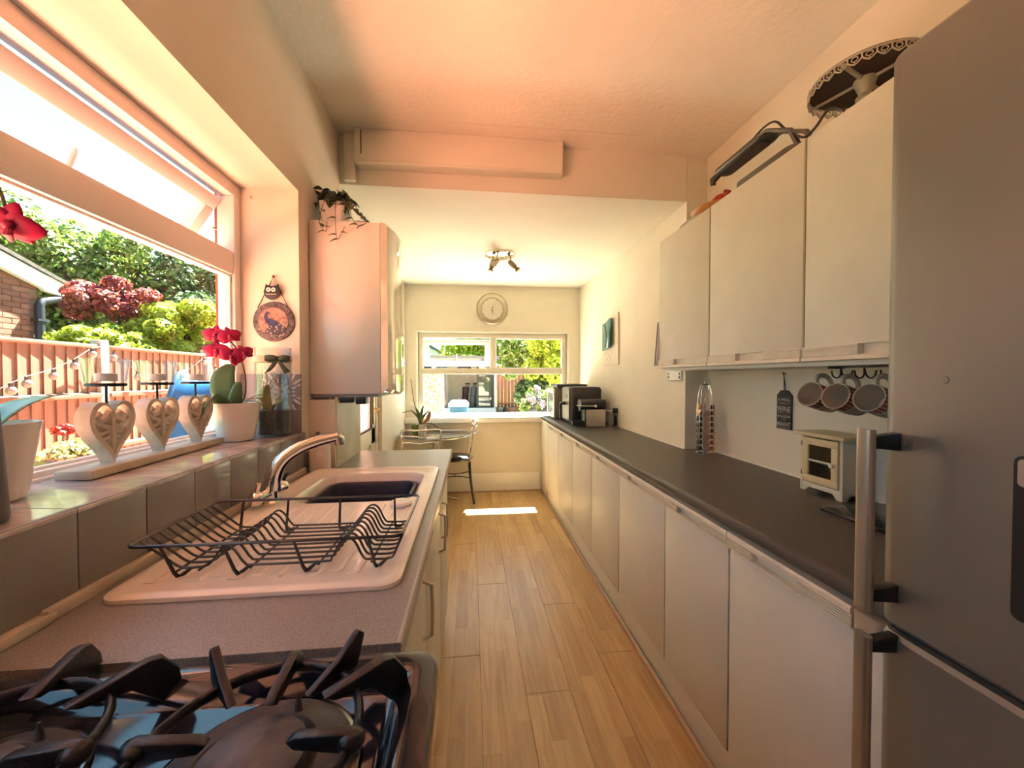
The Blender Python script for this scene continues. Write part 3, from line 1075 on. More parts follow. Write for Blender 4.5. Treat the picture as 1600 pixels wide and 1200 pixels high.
od = obj('oven_door', m, ENAMEL, t, bevel=0.004)
m = MB()
m.tube([(CX1 - 0.038, 0.06, 0.72), (CX1 - 0.012, 0.06, 0.725), (CX1 - 0.012, 0.50, 0.725), (CX1 - 0.038, 0.50, 0.72)], 0.008, 8)
obj('door_bar', m, STEEL, od)
BURN = mat('burner_grey', (0.075, 0.08, 0.092), 0.42, var=0.25, vscale=40, bump=0.1)
def burner(cx, cy, s):
    m = MB()
    m.lathe([(0.098 * s, 0), (0.096 * s, 0.008), (0.088 * s, 0.014), (0.062 * s, 0.020), (0.056 * s, 0.012), (0.048 * s, 0.010)], (cx, cy, 0.908), 32)
    b = obj('burner', m, BURN, t, ang=45)
    m = MB()
    m.lathe([(0.050 * s, 0.010), (0.054 * s, 0.022), (0.050 * s, 0.030), (0.030 * s, 0.036), (0.0, 0.038)], (cx, cy, 0.908), 28, cap1=False)
    obj('burner_cap', m, BURN, b, ang=45)
    m = MB()
    m.lathe([(0.100 * s, 0.0), (0.103 * s, 0.004), (0.100 * s, 0.006)], (cx, cy, 0.908), 32)
    obj('trim_ring', m, mat('dark_chrome', (0.16, 0.16, 0.17), 0.2, metal=1), b)
    for a in (75, 200, -40):
        m = MB()
        m.lathe([(0.006, 0), (0.004, 0.020), (0.0015, 0.032)], (cx + 0.068 * s * math.cos(R(a)), cy + 0.068 * s * math.sin(R(a)), 0.915), 8)
        obj('igniter', m, CERAM if a == 200 else BURN, b)
BC = [(-0.232, 0.425), (-0.505, 0.425), (-0.232, 0.140), (-0.505, 0.140)]
for (x, y), s in zip(BC, (1.05, 0.9, 0.85, 0.8)):
    burner(x, y, s)
def fin(m, cx, cy, a, prof, th=0.0055):
    ca, sa = math.cos(R(a)), math.sin(R(a))
    m.prism(prof, lambda r, z, d: (cx + r * ca - d * sa, cy + r * sa + d * ca, z), -th, th)
TALL = [(0.062, 0.958), (0.070, 0.952), (0.112, 0.948), (0.134, 0.948), (0.146, 0.986), (0.138, 0.994), (0.130, 0.990), (0.104, 0.972)]
LOW = [(0.040, 0.960), (0.048, 0.952), (0.108, 0.950), (0.118, 0.954), (0.120, 0.968), (0.108, 0.972), (0.050, 0.966)]
FOOT = [(0.070, 0.966), (0.082, 0.958), (0.125, 0.950), (0.160, 0.910), (0.178, 0.909), (0.172, 0.950), (0.156, 0.974), (0.142, 0.977)]
def support(cx, cy, tall, low, foot):
    m = MB()
    n = 32
    m.tube([(cx + 0.107 * math.cos(2 * PI * k / n), cy + 0.107 * math.sin(2 * PI * k / n), 0.955) for k in range(n)], 0.0050, 8, closed=True, sy=1.5)
    for a in tall:
        fin(m, cx, cy, a, TALL, 0.005)
    for a in low:
        fin(m, cx, cy, a, LOW, 0.006)
        m.sphere((cx + 0.108 * math.cos(R(a)), cy + 0.108 * math.sin(R(a)), 0.960), 0.014, 0.014, 0.012, 10, 6)
    for a in foot:
        fin(m, cx, cy, a, FOOT, 0.0075)
    obj('pan_support', m, IRON, t, bevel=0.0018, ang=50)
support(*BC[0], (134, 56), (92, -8, 182, 272), (34, 225, 315))
support(*BC[1], (240,), (0, 180, 270), (50, 98, 135, 300))
support(*BC[2], (), (0, 90, 180, 270), (45, 135, 225, 315))
support(*BC[3], (), (0, 90, 180, 270), (45, 135, 225, 315))
# ================================================================== WINDOW SILL
def sill_z(x):
    return ZS + SILLB * (XL + 0.010 - x) / 0.29
# ---- carved heart candle holder
HWOOD = mat('whitewashed_wood', (0.56, 0.48, 0.38), 0.65, var=0.12, vscale=18)
HEARTM = mat('carved_whitewashed_wood', (0.60, 0.52, 0.43), 0.65, var=0.10, vscale=25)
HEDGE = HEARTM
bz = sill_z(-0.87) + 0.001
pA, pB = Vector((-0.868, 0.935, bz)), Vector((-0.885, 1.420, bz))
dirv = (pB - pA).normalized()
nrm = Vector((dirv.y, -dirv.x, 0))      # towards the room
t = thing('candle_holder', 'whitewashed board carrying three carved hearts with glass candle cups', 'candle holder', (-0.876, 1.20, bz))
def fl(a, b, d):      # a along the board, b up, d towards the room
    p = pA + dirv * a + nrm * d
    return (p.x, p.y, bz + b)
m = MB()
Lb = (pB - pA).length
m.prism([(0, 0), (Lb, 0), (Lb, 0.020), (0, 0.020)], fl, -0.037, 0.037)
obj('board', m, HWOOD, t, bevel=0.003)
def heart_outline(w, h, n=40):
    pts = []
    for k in range(n):
        a = 2 * PI * k / n
        x = 16 * math.sin(a) ** 3
        y = 13 * math.cos(a) - 5 * math.cos(2 * a) - 2 * math.cos(3 * a) - math.cos(4 * a)
        pts.append((x / 32 * w, (y + 17) / 28.9 * h))
    return pts
WHITEC = mat('candle_wax_white', (0.75, 0.73, 0.68), 0.6)
for s in (0.085, 0.243, 0.402):
    W_, H_ = 0.125, 0.150
    out = heart_outline(W_, H_)
    inn = [(x * 0.80, 0.018 + (y - 0.0) * 0.81 + 0.002) for x, y in out]
    m = MB()
    n = len(out)
    vs, fs = [], []
    for d in (-0.016, 0.016):
        vs += [fl(s + x, 0.019 + y, d) for x, y in out]
        vs += [fl(s + x, 0.019 + y, d) for x, y in inn]
    for i in range(n):
        j = (i + 1) % n
        fs += [(i, j, n + j, n + i), (2 * n + i, 3 * n + i, 3 * n + j, 2 * n + j), (n + i, n + j, 3 * n + j, 3 * n + i)]
    m.add(vs, fs)
    m.cur = 1
    m.add(vs[:n] + vs[2 * n:3 * n], [(i, n + i, n + (i + 1) % n, (i + 1) % n) for i in range(n)])
    hp = obj('heart', m, [HEARTM, HEDGE], t, ang=40)
    # carved scrollwork
    m = MB()
    def scroll(path, w):
        m.tube([fl(s + x, 0.019 + y, 0.002) for x, y in path], w, 6, sy=1.6, up=(nrm.x, nrm.y, 0))
    for sg in (-1, 1):
        scroll([(0, 0.125), (sg * 0.012, 0.108), (sg * 0.030, 0.103), (sg * 0.036, 0.116), (sg * 0.028, 0.124), (sg * 0.022, 0.117)], [0.007, 0.008, 0.008, 0.0075, 0.006, 0.005])
        scroll([(sg * 0.046, 0.110), (sg * 0.036, 0.098), (sg * 0.018, 0.090), (0, 0.085)], [0.006, 0.008, 0.009, 0.009])
        scroll([(0, 0.090), (sg * 0.014, 0.078), (sg * 0.030, 0.074), (sg * 0.040, 0.082)], [0.008, 0.009, 0.007, 0.005])
        scroll([(0, 0.070), (sg * 0.010, 0.064), (sg * 0.022, 0.062), (sg * 0.026, 0.052), (sg * 0.020, 0.040)], [0.007, 0.007, 0.006, 0.006, 0.005])
    scroll([(0, 0.126), (0, 0.09), (0, 0.06), (0, 0.03), (0, 0.012)], [0.009, 0.010, 0.011, 0.009, 0.006])
    scroll([(-0.010, 0.050), (0, 0.045), (0.010, 0.050)], 0.006)
    obj('scrollwork', m, HEARTM, hp)
    m = MB()
    p0 = Vector(fl(s, 0.135, 0))
    zc = 0.205
    m.tube([fl(s, 0.130, 0), fl(s, zc, 0)], 0.0028, 8)
    obj('rod', m, BLACKM, t)
    m = MB()
    m.lathe([(0.036, 0), (0.037, 0.003), (0.036, 0.007)], fl(s, zc, 0), 24)
    obj('cup_plate', m, BLACKM, t)
    m = MB()
    m.lathe([(0.034, 0), (0.0355, 0.003), (0.0435, 0.060), (0.0420, 0.060), (0.0340, 0.005), (0.0, 0.004)], fl(s, zc + 0.007, 0), 28, cap1=False)
    obj('glass_cup', m, JARGLASS, t, ang=40)
    m = MB()
    m.lathe([(0.020, 0), (0.020, 0.018), (0.015, 0.019)], fl(s, zc + 0.0125, 0), 20)
    obj('tealight', m, WHITEC, t)

# ---- orchids
MAG = mat('orchid_petal', (0.50, 0.012, 0.10), 0.45, var=0.2, vscale=20, transl=0.30)
MAG2 = MAG
LIP = mat('orchid_lip', (0.36, 0.01, 0.06), 0.4)
OLEAF = mat('orchid_leaf', (0.12, 0.26, 0.13), 0.28, var=0.15, vscale=10, coat=0.3)
BLEAF = OLEAF
BARK = mat('bark_chips', (0.20, 0.11, 0.05), 0.9, var=0.4, vscale=60, bump=0.8, bscale=60)
STEM = mat('orchid_stem', (0.10, 0.09, 0.04), 0.5)
def orchid_flower(parent, c, n, size, pm, roll=0.0):
    c, n = Vector(c), Vector(n).normalized()
    u = n.cross(Vector((0, 0, 1))).normalized()
    w = u.cross(n).normalized()
    m = MB()
    m.sphere(tuple(c + n * size * 0.08), size * 0.10, nu=10, nv=6)
    m.tube([tuple(c), tuple(c + n * size * 0.20 - w * size * 0.18), tuple(c + n * size * 0.10 - w * size * 0.36)], [size * 0.06, size * 0.09, size * 0.03], 8)
    f = obj('flower', m, LIP, parent)
    for a, ln, wd in ((90, 0.52, 0.36), (215, 0.50, 0.36), (325, 0.50, 0.36), (10, 0.56, 0.60), (170, 0.56, 0.60)):
        a = R(a) + roll
        d = u * math.cos(a) + w * math.sin(a)
        sd = n.cross(d).normalized()
        rows = []
        for k in range(7):
            s = k / 6
            wv = size * wd * (math.sin(PI * (0.08 + 0.90 * s) ** 0.75) ** 0.7)
            cc = c + d * (size * ln * s) + n * (size * (0.05 * math.sin(PI * s) - (0.03 if wd > 0.5 else 0.06) * s))
            rows.append([tuple(cc + sd * wv * q / 2 + n * size * (-0.05) * abs(q) * s) for q in (-1, -0.5, 0, 0.5, 1)])
        m = MB()
        m.sheet(rows)
        solid(obj('petal', m, pm, f), 0.0012)
    return f
def big_leaf(parent, base, tip, width, bend, mt, n=8):
    base, tip = Vector(base), Vector(tip)
    d = tip - base
    side = d.cross(Vector((0, 0, 1)))
    side = side.normalized() if side.length > 1e-3 else Vector((1, 0, 0))
    return base, d, side
def strap_leaf(parent, pts, width, mt, sidev, cup=0.12, tipw=0.3):
    sp = spline(pts, 4)
    L_ = len(sp) - 1
    sv = Vector(sidev).normalized()
    rows = []
    for k, p in enumerate(sp):
        s = k / L_
        wv = width * (math.sin(PI * (0.10 + 0.86 * s)) ** 0.6)
        p = Vector(p)
        q = Vector(sp[min(k + 1, L_)]) - Vector(sp[max(k - 1, 0)])
        nn = sv.cross(q).normalized()
        if nn.z < 0:
            nn = -nn
        rows.append([tuple(p + sv * wv * a / 2 + nn * cup * wv * abs(a) ** 1.5) for a in (-1, -0.5, 0, 0.5, 1)])
    m = MB()
    m.sheet(rows)
    return solid(obj('leaf', m, mt, parent), 0.002)
# white pot orchid
pz = sill_z(-0.845) + 0.001
oc = Vector((-0.848, 1.490, pz))
t = thing('orchid', 'magenta orchid in a rounded white ceramic pot beside the candle hearts', 'plant', tuple(oc))
m = MB()
m.lathe([(0.052, 0), (0.055, 0.004), (0.062, 0.04), (0.071, 0.09), (0.0755, 0.130), (0.0745, 0.136), (0.0705, 0.134), (0.066, 0.110), (0.0, 0.108)], tuple(oc), 36, cap1=False)
obj('pot', m, CERAM, t, ang=40)
m = MB()
m.lathe([(0.066, 0.106), (0.066, 0.112), (0.03, 0.120), (0.0, 0.121)], tuple(oc), 20, cap1=False)
obj('bark', m, BARK, t)
zt_ = pz + 0.115
strap_leaf(t, [oc + Vector((0.0, -0.01, 0.112)), oc + Vector((-0.020, -0.030, 0.16)), oc + Vector((-0.030, -0.020, 0.23)), oc + Vector((-0.018, 0.0, 0.275))], 0.075, OLEAF, (0.72, 0.55, 0.0), 0.04)
strap_leaf(t, [oc + Vector((-0.01, -0.01, 0.112)), oc + Vector((-0.03, -0.075, 0.150)), oc + Vector((-0.03, -0.13, 0.130)), oc + Vector((-0.03, -0.160, 0.075))], 0.060, OLEAF, (0.85, 0.1, 0.45), 0.12)
strap_leaf(t, [oc + Vector((0.01, 0.0, 0.112)), oc + Vector((0.010, -0.02, 0.15)), oc + Vector((0.020, -0.02, 0.21))], 0.040, OLEAF, (0.72, 0.55, 0.0), 0.10)
stem_p = [oc + Vector((0.010, 0.0, 0.112)), oc + Vector((0.035, -0.005, 0.17)), oc + Vector((0.035, -0.01, 0.25)), oc + Vector((0.015, -0.02, 0.33)), oc + Vector((-0.03, -0.03, 0.38))]
m = MB()
m.tube(spline(stem_p, 6), 0.0028, 6)
obj('stem', m, STEM, t)
vd = Vector((0.55, -0.83, 0.05))
for (dx, dy, dz, sz, rl) in ((-0.045, -0.035, 0.375, 0.072, 0.1), (0.000, -0.03, 0.372, 0.066, -0.3), (-0.036, -0.045, 0.320, 0.072, 0.0), (0.012, -0.045, 0.300, 0.070, 0.5), (0.045, -0.03, 0.312, 0.062, -0.4)):
    orchid_flower(t, oc + Vector((dx, dy, dz)), vd + Vector((dx * 6, 0, 0)), sz, MAG, rl)
for k in range(4):
    m = MB()
    m.tube(spline([oc + Vector((0.02, 0.0, 0.115)), oc + Vector((0.04 + 0.01 * k, -0.02 - 0.008 * k, 0.135 + 0.006 * k)), oc + Vector((0.075 + 0.01 * k, -0.015, 0.125 + 0.014 * k))], 4), 0.0022, 5)
    obj('air_root', m, mat('air_root', (0.50, 0.42, 0.33), 0.7), t)

# glass jar planter with ribbon
jc = Vector((-0.777, 1.612, sill_z(-0.777) + 0.001))
t = thing('glass_jar', 'tall clear glass jar planter tied with a green ribbon bow by the tiled reveal', 'vase', tuple(jc))
m = MB()
m.lathe([(0.060, 0), (0.063, 0.004), (0.063, 0.335), (0.065, 0.345), (0.062, 0.347), (0.060, 0.335), (0.060, 0.008), (0.0, 0.006)], tuple(jc), 36, cap1=False)
obj('jar_wall', m, JARGLASS, t, ang=40)
m = MB()
m.lathe([(0.058, 0.010), (0.0585, 0.085), (0.050, 0.098), (0.0, 0.100)], tuple(jc), 24, cap1=False)
obj('soil', m, mat('dark_compost', (0.022, 0.026, 0.032), 0.6, var=0.4, vscale=40, bump=0.6), t)
rz = 0.288
m = MB()
m.lathe([(0.0638, rz), (0.0645, rz + 0.002), (0.0645, rz + 0.022), (0.0638, rz + 0.024)], tuple(jc), 36, cap0=False, cap1=False)
rib = obj('ribbon', m, mat('cream_ribbon', (0.50, 0.44, 0.30), 0.6), t)
bm_ = mat('green_ribbon', (0.085, 0.115, 0.075), 0.5)
bd = Vector((0.45, -0.89, 0)).normalized()
bs = Vector((0.89, 0.45, 0)).normalized()
bc_ = jc + bd * 0.066 + Vector((0, 0, rz + 0.012)) + bs * 0.012
for s in (-1, 1):
    m = MB()
    a = [bc_, bc_ + bs * s * 0.020 + bd * 0.012 + Vector((0, 0, 0.006)), bc_ + bs * s * 0.042 + bd * 0.004 + Vector((0, 0, 0.002)), bc_ + bs * s * 0.022 + bd * 0.002 + Vector((0, 0, -0.004)), bc_]
    m.sheet([[tuple(p + Vector((0, 0, 0.009))), tuple(p - Vector((0, 0, 0.009)))] for p in [Vector(q) for q in spline(a, 4)]])
    solid(obj('bow_loop', m, bm_, rib), 0.0008)
    m = MB()
    e = bc_ + bs * s * 0.034 + bd * 0.004 + Vector((0, 0, -0.058))
    m.sheet([[tuple(bc_ - bs * 0.006), tuple(bc_ + bs * 0.006)], [tuple(bc_.lerp(e, 0.5) - bs * 0.009 + bd * 0.004), tuple(bc_.lerp(e, 0.5) + bs * 0.009 + bd * 0.004)], [tuple(e - bs * 0.011), tuple(e + bs * 0.009 + Vector((0, 0, 0.010)))]])
    solid(obj('bow_tail', m, bm_, rib), 0.0008)
YLEAF = mat('yellowing_leaf', (0.30, 0.28, 0.05), 0.4, var=0.25, vscale=15)
strap_leaf(t, [jc + Vector((-0.01, -0.01, 0.095)), jc + Vector((-0.02, -0.02, 0.14)), jc + Vector((-0.012, -0.025, 0.20))], 0.038, YLEAF, (0.8, 0.5, 0), 0.15)
strap_leaf(t, [jc + Vector((0.0, -0.01, 0.095)), jc + Vector((0.02, -0.02, 0.13)), jc + Vector((0.045, -0.03, 0.135))], 0.034, YLEAF, (0.3, 0.5, 0.6), 0.15)
for pts in ([(-0.02, 0, 0.09), (-0.022, 0.0, 0.17), (-0.028, 0.0, 0.245)], [(-0.01, -0.01, 0.09), (-0.014, -0.012, 0.17), (0.0, -0.02, 0.215), (0.022, -0.022, 0.235)], [(-0.014, -0.012, 0.17), (0.002, -0.02, 0.19), (0.012, -0.03, 0.196)], [(-0.02, -0.012, 0.10), (-0.035, -0.03, 0.145), (-0.042, -0.034, 0.15)]):
    m = MB()
    m.tube(spline([jc + Vector(p) for p in pts], 5), 0.0024, 6)
    obj('dry_stem', m, mat('dry_stem', (0.42, 0.33, 0.26), 0.7), t)

# fluted white pot with a second orchid
qc = Vector((-0.885, 0.795, sill_z(-0.885) + 0.001))
t = thing('orchid', 'orchid with a single broad leaf in a fluted white pot at the window end', 'plant', tuple(qc))
m = MB()
n = 40
prof = [(0.050, 0), (0.054, 0.01), (0.062, 0.08), (0.072, 0.142), (0.068, 0.142), (0.060, 0.12)]
rings = []
for r, z in prof:
    rings.append([(qc.x + r * (1 + 0.02 * math.cos(14 * 2 * PI * k / n)) * math.cos(2 * PI * k / n), qc.y + r * (1 + 0.02 * math.cos(14 * 2 * PI * k / n)) * math.sin(2 * PI * k / n), qc.z + z) for k in range(n)])
m.loft(rings)
obj('pot', m, CERAM, t, ang=60)
strap_leaf(t, [qc + Vector((0.0, 0.0, 0.122)), qc + Vector((-0.01, 0.05, 0.160)), qc + Vector((-0.02, 0.12, 0.180)), qc + Vector((-0.025, 0.175, 0.182))], 0.060, BLEAF, (1, 0.12, 0.1), 0.10)
strap_leaf(t, [qc + Vector((-0.01, -0.01, 0.122)), qc + Vector((-0.03, -0.05, 0.17)), qc + Vector((-0.04, -0.11, 0.18))], 0.055, OLEAF, (1, -0.2, 0.1), 0.10)
m = MB()
m.tube(spline([qc + Vector((0, -0.02, 0.12)), qc + Vector((-0.03, -0.05, 0.30)), qc + Vector((-0.03, -0.035, 0.48)), qc + Vector((-0.015, 0.0, 0.595)), qc + Vector((0.0, 0.03, 0.59)), qc + Vector((0.006, 0.045, 0.525))], 6), 0.003, 6)
obj('stem', m, STEM, t)
orchid_flower(t, qc + Vector((0.005, 0.045, 0.520)), (0.35, -0.75, -0.55), 0.085, MAG2, 0.4)
orchid_flower(t, qc + Vector((-0.010, 0.020, 0.590)), (-0.3, -0.8, 0.3), 0.070, MAG2, 0.2)

# dark vase at the near end of the sill
vc = Vector((-0.802, 0.655, sill_z(-0.80) + 0.001))
t = thing('planter', 'tall dark grey planter at the cooker end of the window sill', 'pot', tuple(vc))
m = MB()
m.lathe([(0.074, 0), (0.075, 0.006), (0.070, 0.12), (0.063, 0.252), (0.058, 0.252), (0.056, 0.20), (0.0, 0.20)], tuple(vc), 36, cap1=False)
obj('pot', m, mat('charcoal_ceramic', (0.075, 0.075, 0.075), 0.5, var=0.08), t, ang=40)
for a in (20, 95, 170, 250, 310):
    m = MB()
    leaf_pts(m, vc + Vector((0.03 * math.cos(R(a)), 0.03 * math.sin(R(a)), 0.20)), (0.3 * math.cos(R(a)), 0.3 * math.sin(R(a)), 1), 0.09, 0.022, 0.0, 6)
    solid(obj('leaf', m, mat('deep_green_leaf', (0.03, 0.09, 0.03), 0.4, var=0.2), t), 0.001)

# ---- plaques on the reveal
PY = WIN1 - 0.0005
t = thing('wall_plaque', 'round plaque with a peacock hanging by a cord on the window reveal', 'plaque', (-0.808, PY, 1.485))
pc_ = (-0.808, 1.567)
PDARK = mat('plaque_dark_floral', (0.045, 0.024, 0.022), 0.45, col2=(0.20, 0.15, 0.13), vscale=70)
PPINK = mat('plaque_pink_print', (0.44, 0.26, 0.19), 0.5, col2=(0.22, 0.10, 0.07), vscale=70)
m = MB()
m.lathe([(0.081, 0), (0.082, 0.003), (0.080, 0.008), (0.075, 0.009)], (pc_[0], PY, pc_[1]), 40, (0, -1, 0))
pl = obj('disc', m, PDARK, t, ang=40)
m = MB()
m.lathe([(0.0585, 0), (0.0575, 0.0012)], (pc_[0], PY - 0.009, pc_[1]), 40, (0, -1, 0))
obj('picture', m, PPINK, pl, smooth=False)
PBLUE = mat('peacock_blue', (0.030, 0.022, 0.085), 0.4, var=0.4, vscale=60)
def pp(a, b, d):
    return (pc_[0] + a, PY - 0.0102 - d, pc_[1] + b)
m = MB()
m.prism([(-0.030, 0.000), (-0.036, 0.016), (-0.032, 0.030), (-0.026, 0.040), (-0.020, 0.041), (-0.014, 0.033), (-0.020, 0.034), (-0.023, 0.024), (-0.022, 0.012), (-0.006, 0.010), (0.012, 0.000), (0.028, -0.012), (0.030, -0.020), (0.006, -0.020), (-0.016, -0.018)], pp, 0, 0.0012)
pk = obj('peacock', m, PBLUE, pl, smooth=False)
m = MB()
m.prism([(-0.016, -0.018), (0.030, -0.016), (0.050, -0.024), (0.052, -0.034), (0.040, -0.046), (0.015, -0.056), (-0.010, -0.056), (-0.034, -0.048), (-0.024, -0.030)], pp, 0, 0.0010)
obj('tail', m, mat('peacock_tail', (0.060, 0.038, 0.045), 0.45, var=0.4, vscale=50), pk, smooth=False)
m = MB()
rnd = random.Random(3)
for k in range(26):
    a, r_ = rnd.uniform(-2.6, -0.25), rnd.uniform(0.022, 0.072)
    m.lathe([(0.0032, 0), (0.0028, 0.0006)], pp(r_ * math.cos(a), r_ * math.sin(a) * 0.95, 0.0012 if r_ < 0.055 else 0.0002), 8, (0, -1, 0))
obj('eye_spots', m, mat('spot_cream', (0.52, 0.44, 0.40), 0.5), pl, smooth=False)['kind'] = 'stuff'
CORD = mat('brown_cord', (0.14, 0.055, 0.035), 0.8)
m = MB()
m.tube([(-0.870, PY - 0.006, 1.622), (-0.806, PY - 0.008, 1.752), (-0.752, PY - 0.006, 1.626)], 0.0020, 6)
m.sphere((-0.806, PY - 0.008, 1.752), 0.006, 0.004, 0.006, 8, 6)
obj('cord', m, CORD, t)
t = thing('wall_plaque', 'small dark owl-shaped plaque hanging above the round plaque', 'plaque', (-0.808, PY - 0.011, 1.652))
oz = 1.686
m = MB()
ol = []
for k in range(28):
    a = 2 * PI * k / 28
    r_ = 0.0325 if math.sin(a) < 0.3 else 0.031
    x, z = r_ * math.cos(a), r_ * 0.98 * math.sin(a)
    if math.sin(a) > 0.6:
        z = 0.024 + 0.010 * (abs(math.cos(a)) / 0.8) ** 2
    ol.append((x, z))
m.prism(ol, lambda a, b, d: (-0.808 + a, PY - 0.0135 - d, oz + b), 0, 0.005)
ob_ = obj('body', m, mat('owl_dark', (0.030, 0.020, 0.020), 0.5), t, bevel=0.001)
m = MB()
for s in (-1, 1):
    m.lathe([(0.0088, 0), (0.0082, 0.001)], (-0.808 + s * 0.0095 - 0.004, PY - 0.0185, oz + 0.010), 18, (0, -1, 0))
for k, w in enumerate((2, 2.6, 1.6, 2.2, 2, 1.4, 2.4, 1.8)):
    x = -0.808 - 0.022 + k * 0.0052
    m.box(x, PY - 0.0195, oz - 0.011, x + 0.0014 * w, PY - 0.0183, oz - 0.0075)
obj('white_print', m, WHITE, ob_, smooth=False)
m = MB()
for s in (-1, 1):
    m = MB()
    m.lathe([(0.0030, 0), (0.0028, 0.0006)], (-0.808 + s * 0.0095 - 0.004, PY - 0.0195, oz + 0.010), 12, (0, -1, 0))
    obj('pupil', m, BLACKM, ob_, smooth=False)
m = MB()
m.tube([(-0.818, PY - 0.014, oz + 0.026), (-0.806, PY - 0.010, 1.752), (-0.798, PY - 0.014, oz + 0.026)], 0.0010, 5)
obj('string', m, CORD, t)
m = MB()
m.lathe([(0.0035, 0), (0.0035, 0.014)], (-0.8955, PY, 2.070), 10, (0, -1, 0))
m.lathe([(0.008, 0), (0.008, 0.002)], (-0.8955, PY, 2.070), 12, (0, -1, 0))
m.tube([(-0.8955, PY - 0.013, 2.070), (-0.890, PY - 0.022, 2.078), (-0.8885, PY - 0.016, 2.094)], 0.002, 6)
tag(obj('wall_hook', m, UPVC), 'small white screw hook near the top of the window reveal', 'hook')
# ================================================================== RIGHT RUN
RZW = 0.90
DX = 0.822
# ---- base cabinets
def strip_base(parent, y0, y1, notch, worn=False):
    """ribbed pull strip along a door's top edge with a finger recess"""
    m = MB()
    z0, z1 = 0.795, 0.846
    x0, x1 = DX - 0.012, DX + 0.016
    m.prism([(x0 + 0.003, z1), (x0, z1 - 0.006), (x0, z1 - 0.017), (x0 + 0.004, z1 - 0.019), (x1, z1 - 0.019), (x1, z1)], lambda a, b, d: (a, d, b), y0, y1)
    n0, n1 = notch
    m.box(x0 + 0.006, y0, z0, x1, n0, z1 - 0.018)
    m.box(x0 + 0.006, n1, z0, x1, y1, z1 - 0.018)
    m.box(x0 + 0.006, n0, z0, x1, n1, z0 + 0.006)
    for (a, b) in ((y0, n0), (n1, y1)):
        for k in range(5):
            z = z0 + 0.0035 + k * 0.0060
            m.box(x0 + 0.001, a, z, x0 + 0.007, b, z + 0.0036)
    m.box(x0 + 0.001, n0, z0, x0 + 0.007, n1, z0 + 0.006)
    s = obj('pull_strip', m, STRIP, parent, smooth=False)
    m = MB()
    m.box(x0 + 0.022, n0, z0 + 0.005, x1, n1, z1 - 0.018)
    obj('finger_recess', m, STRIP, s, smooth=False)
    return s
seams = [0.733, 1.139, 1.547, 2.059, 2.551, 3.054, 3.563, 4.075]
labs = ['grey-cream base cabinet right beside the fridge handle', 'base cabinet with a chipped pull strip, second from the fridge', 'base cabinet third along from the fridge',
        'base cabinet fourth along from the fridge, opposite the worktop end', 'base cabinet fifth along from the fridge', 'narrow-looking base cabinet below the coffee machine', 'last base cabinet, nearest the far window']
for i in range(7):
    a, b_ = seams[i], seams[i + 1]
    t = thing('base_cabinet', labs[i], 'cabinet', (1.1, (a + b_) / 2, 0), 'base cabinets under the dark worktop')
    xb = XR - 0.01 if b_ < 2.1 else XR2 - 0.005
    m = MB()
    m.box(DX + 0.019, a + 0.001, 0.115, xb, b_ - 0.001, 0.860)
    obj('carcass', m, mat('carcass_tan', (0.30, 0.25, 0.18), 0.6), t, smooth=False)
    m = MB()
    m.box(DX, a + 0.0045, 0.125, DX + 0.019, b_ - 0.0045, 0.800)
    d = obj('door', m, CABL, t, bevel=0.001)
    ln = b_ - a
    strip_base(d, a + 0.002, b_ - 0.002, (a + ln * 0.35, a + ln * 0.73))
    m = MB()
    m.box(DX + 0.004, a, 0.0, DX + 0.022, b_, 0.124)
    obj('plinth', m, CABL, t, smooth=False)
m = MB()
m.box(DX, 4.078, 0.0, DX + 0.02, YF - 0.02, 0.845)
tag(obj('end_panel', m, mat('white_end_panel', (0.80, 0.76, 0.66), 0.45), bevel=0.002), 'narrow white filler panel between the last cabinet and the far wall', 'panel')
t = thing('corner_post', 'cream corner post closing the cabinets beside the fridge', 'panel', (0.84, 0.70, 0))
m = MB()
m.box(DX, 0.668, 0.0, DX + 0.04, 0.730, 0.795)
obj('post', m, CABL, t, bevel=0.004)
m = MB()
m.loft([[(x, y, z) for x, y in rrect(DX - 0.012, 0.672, DX + 0.04, 0.7325, 0.012, 4)] for z in (0.795, 0.846)])
obj('rounded_cap', m, mat('post_cap_brown', (0.47, 0.37, 0.27), 0.4), t)

# ---- worktop
m = MB()
prof = [(0.806, 0.866), (0.804, 0.872), (0.804, 0.888), (0.807, 0.895), (0.813, 0.899), (0.822, RZW)]
def wt_shape(xb, y0, y1):
    m.prism(prof + [(xb, RZW), (xb, 0.864), (0.812, 0.864)], lambda a, b, d: (a, d, b), y0, y1)
wt_shape(XR - 0.001, 0.655, YS)
wt_shape(XR2 - 0.001, YS, YF - 0.001)
tag(obj('worktop', m, WTOP_R, ang=30), 'long dark brown-grey worktop running to the far window', 'worktop')
m = MB()
m.box(XR - 0.006, 0.66, RZW, XR - 0.0005, YS, RZW + 0.006)
m.box(XR2 - 0.006, YS, RZW, XR2 - 0.0005, YF, RZW + 0.006)
struct(obj('trim_11', m, TRIMW, keep=True, smooth=False))

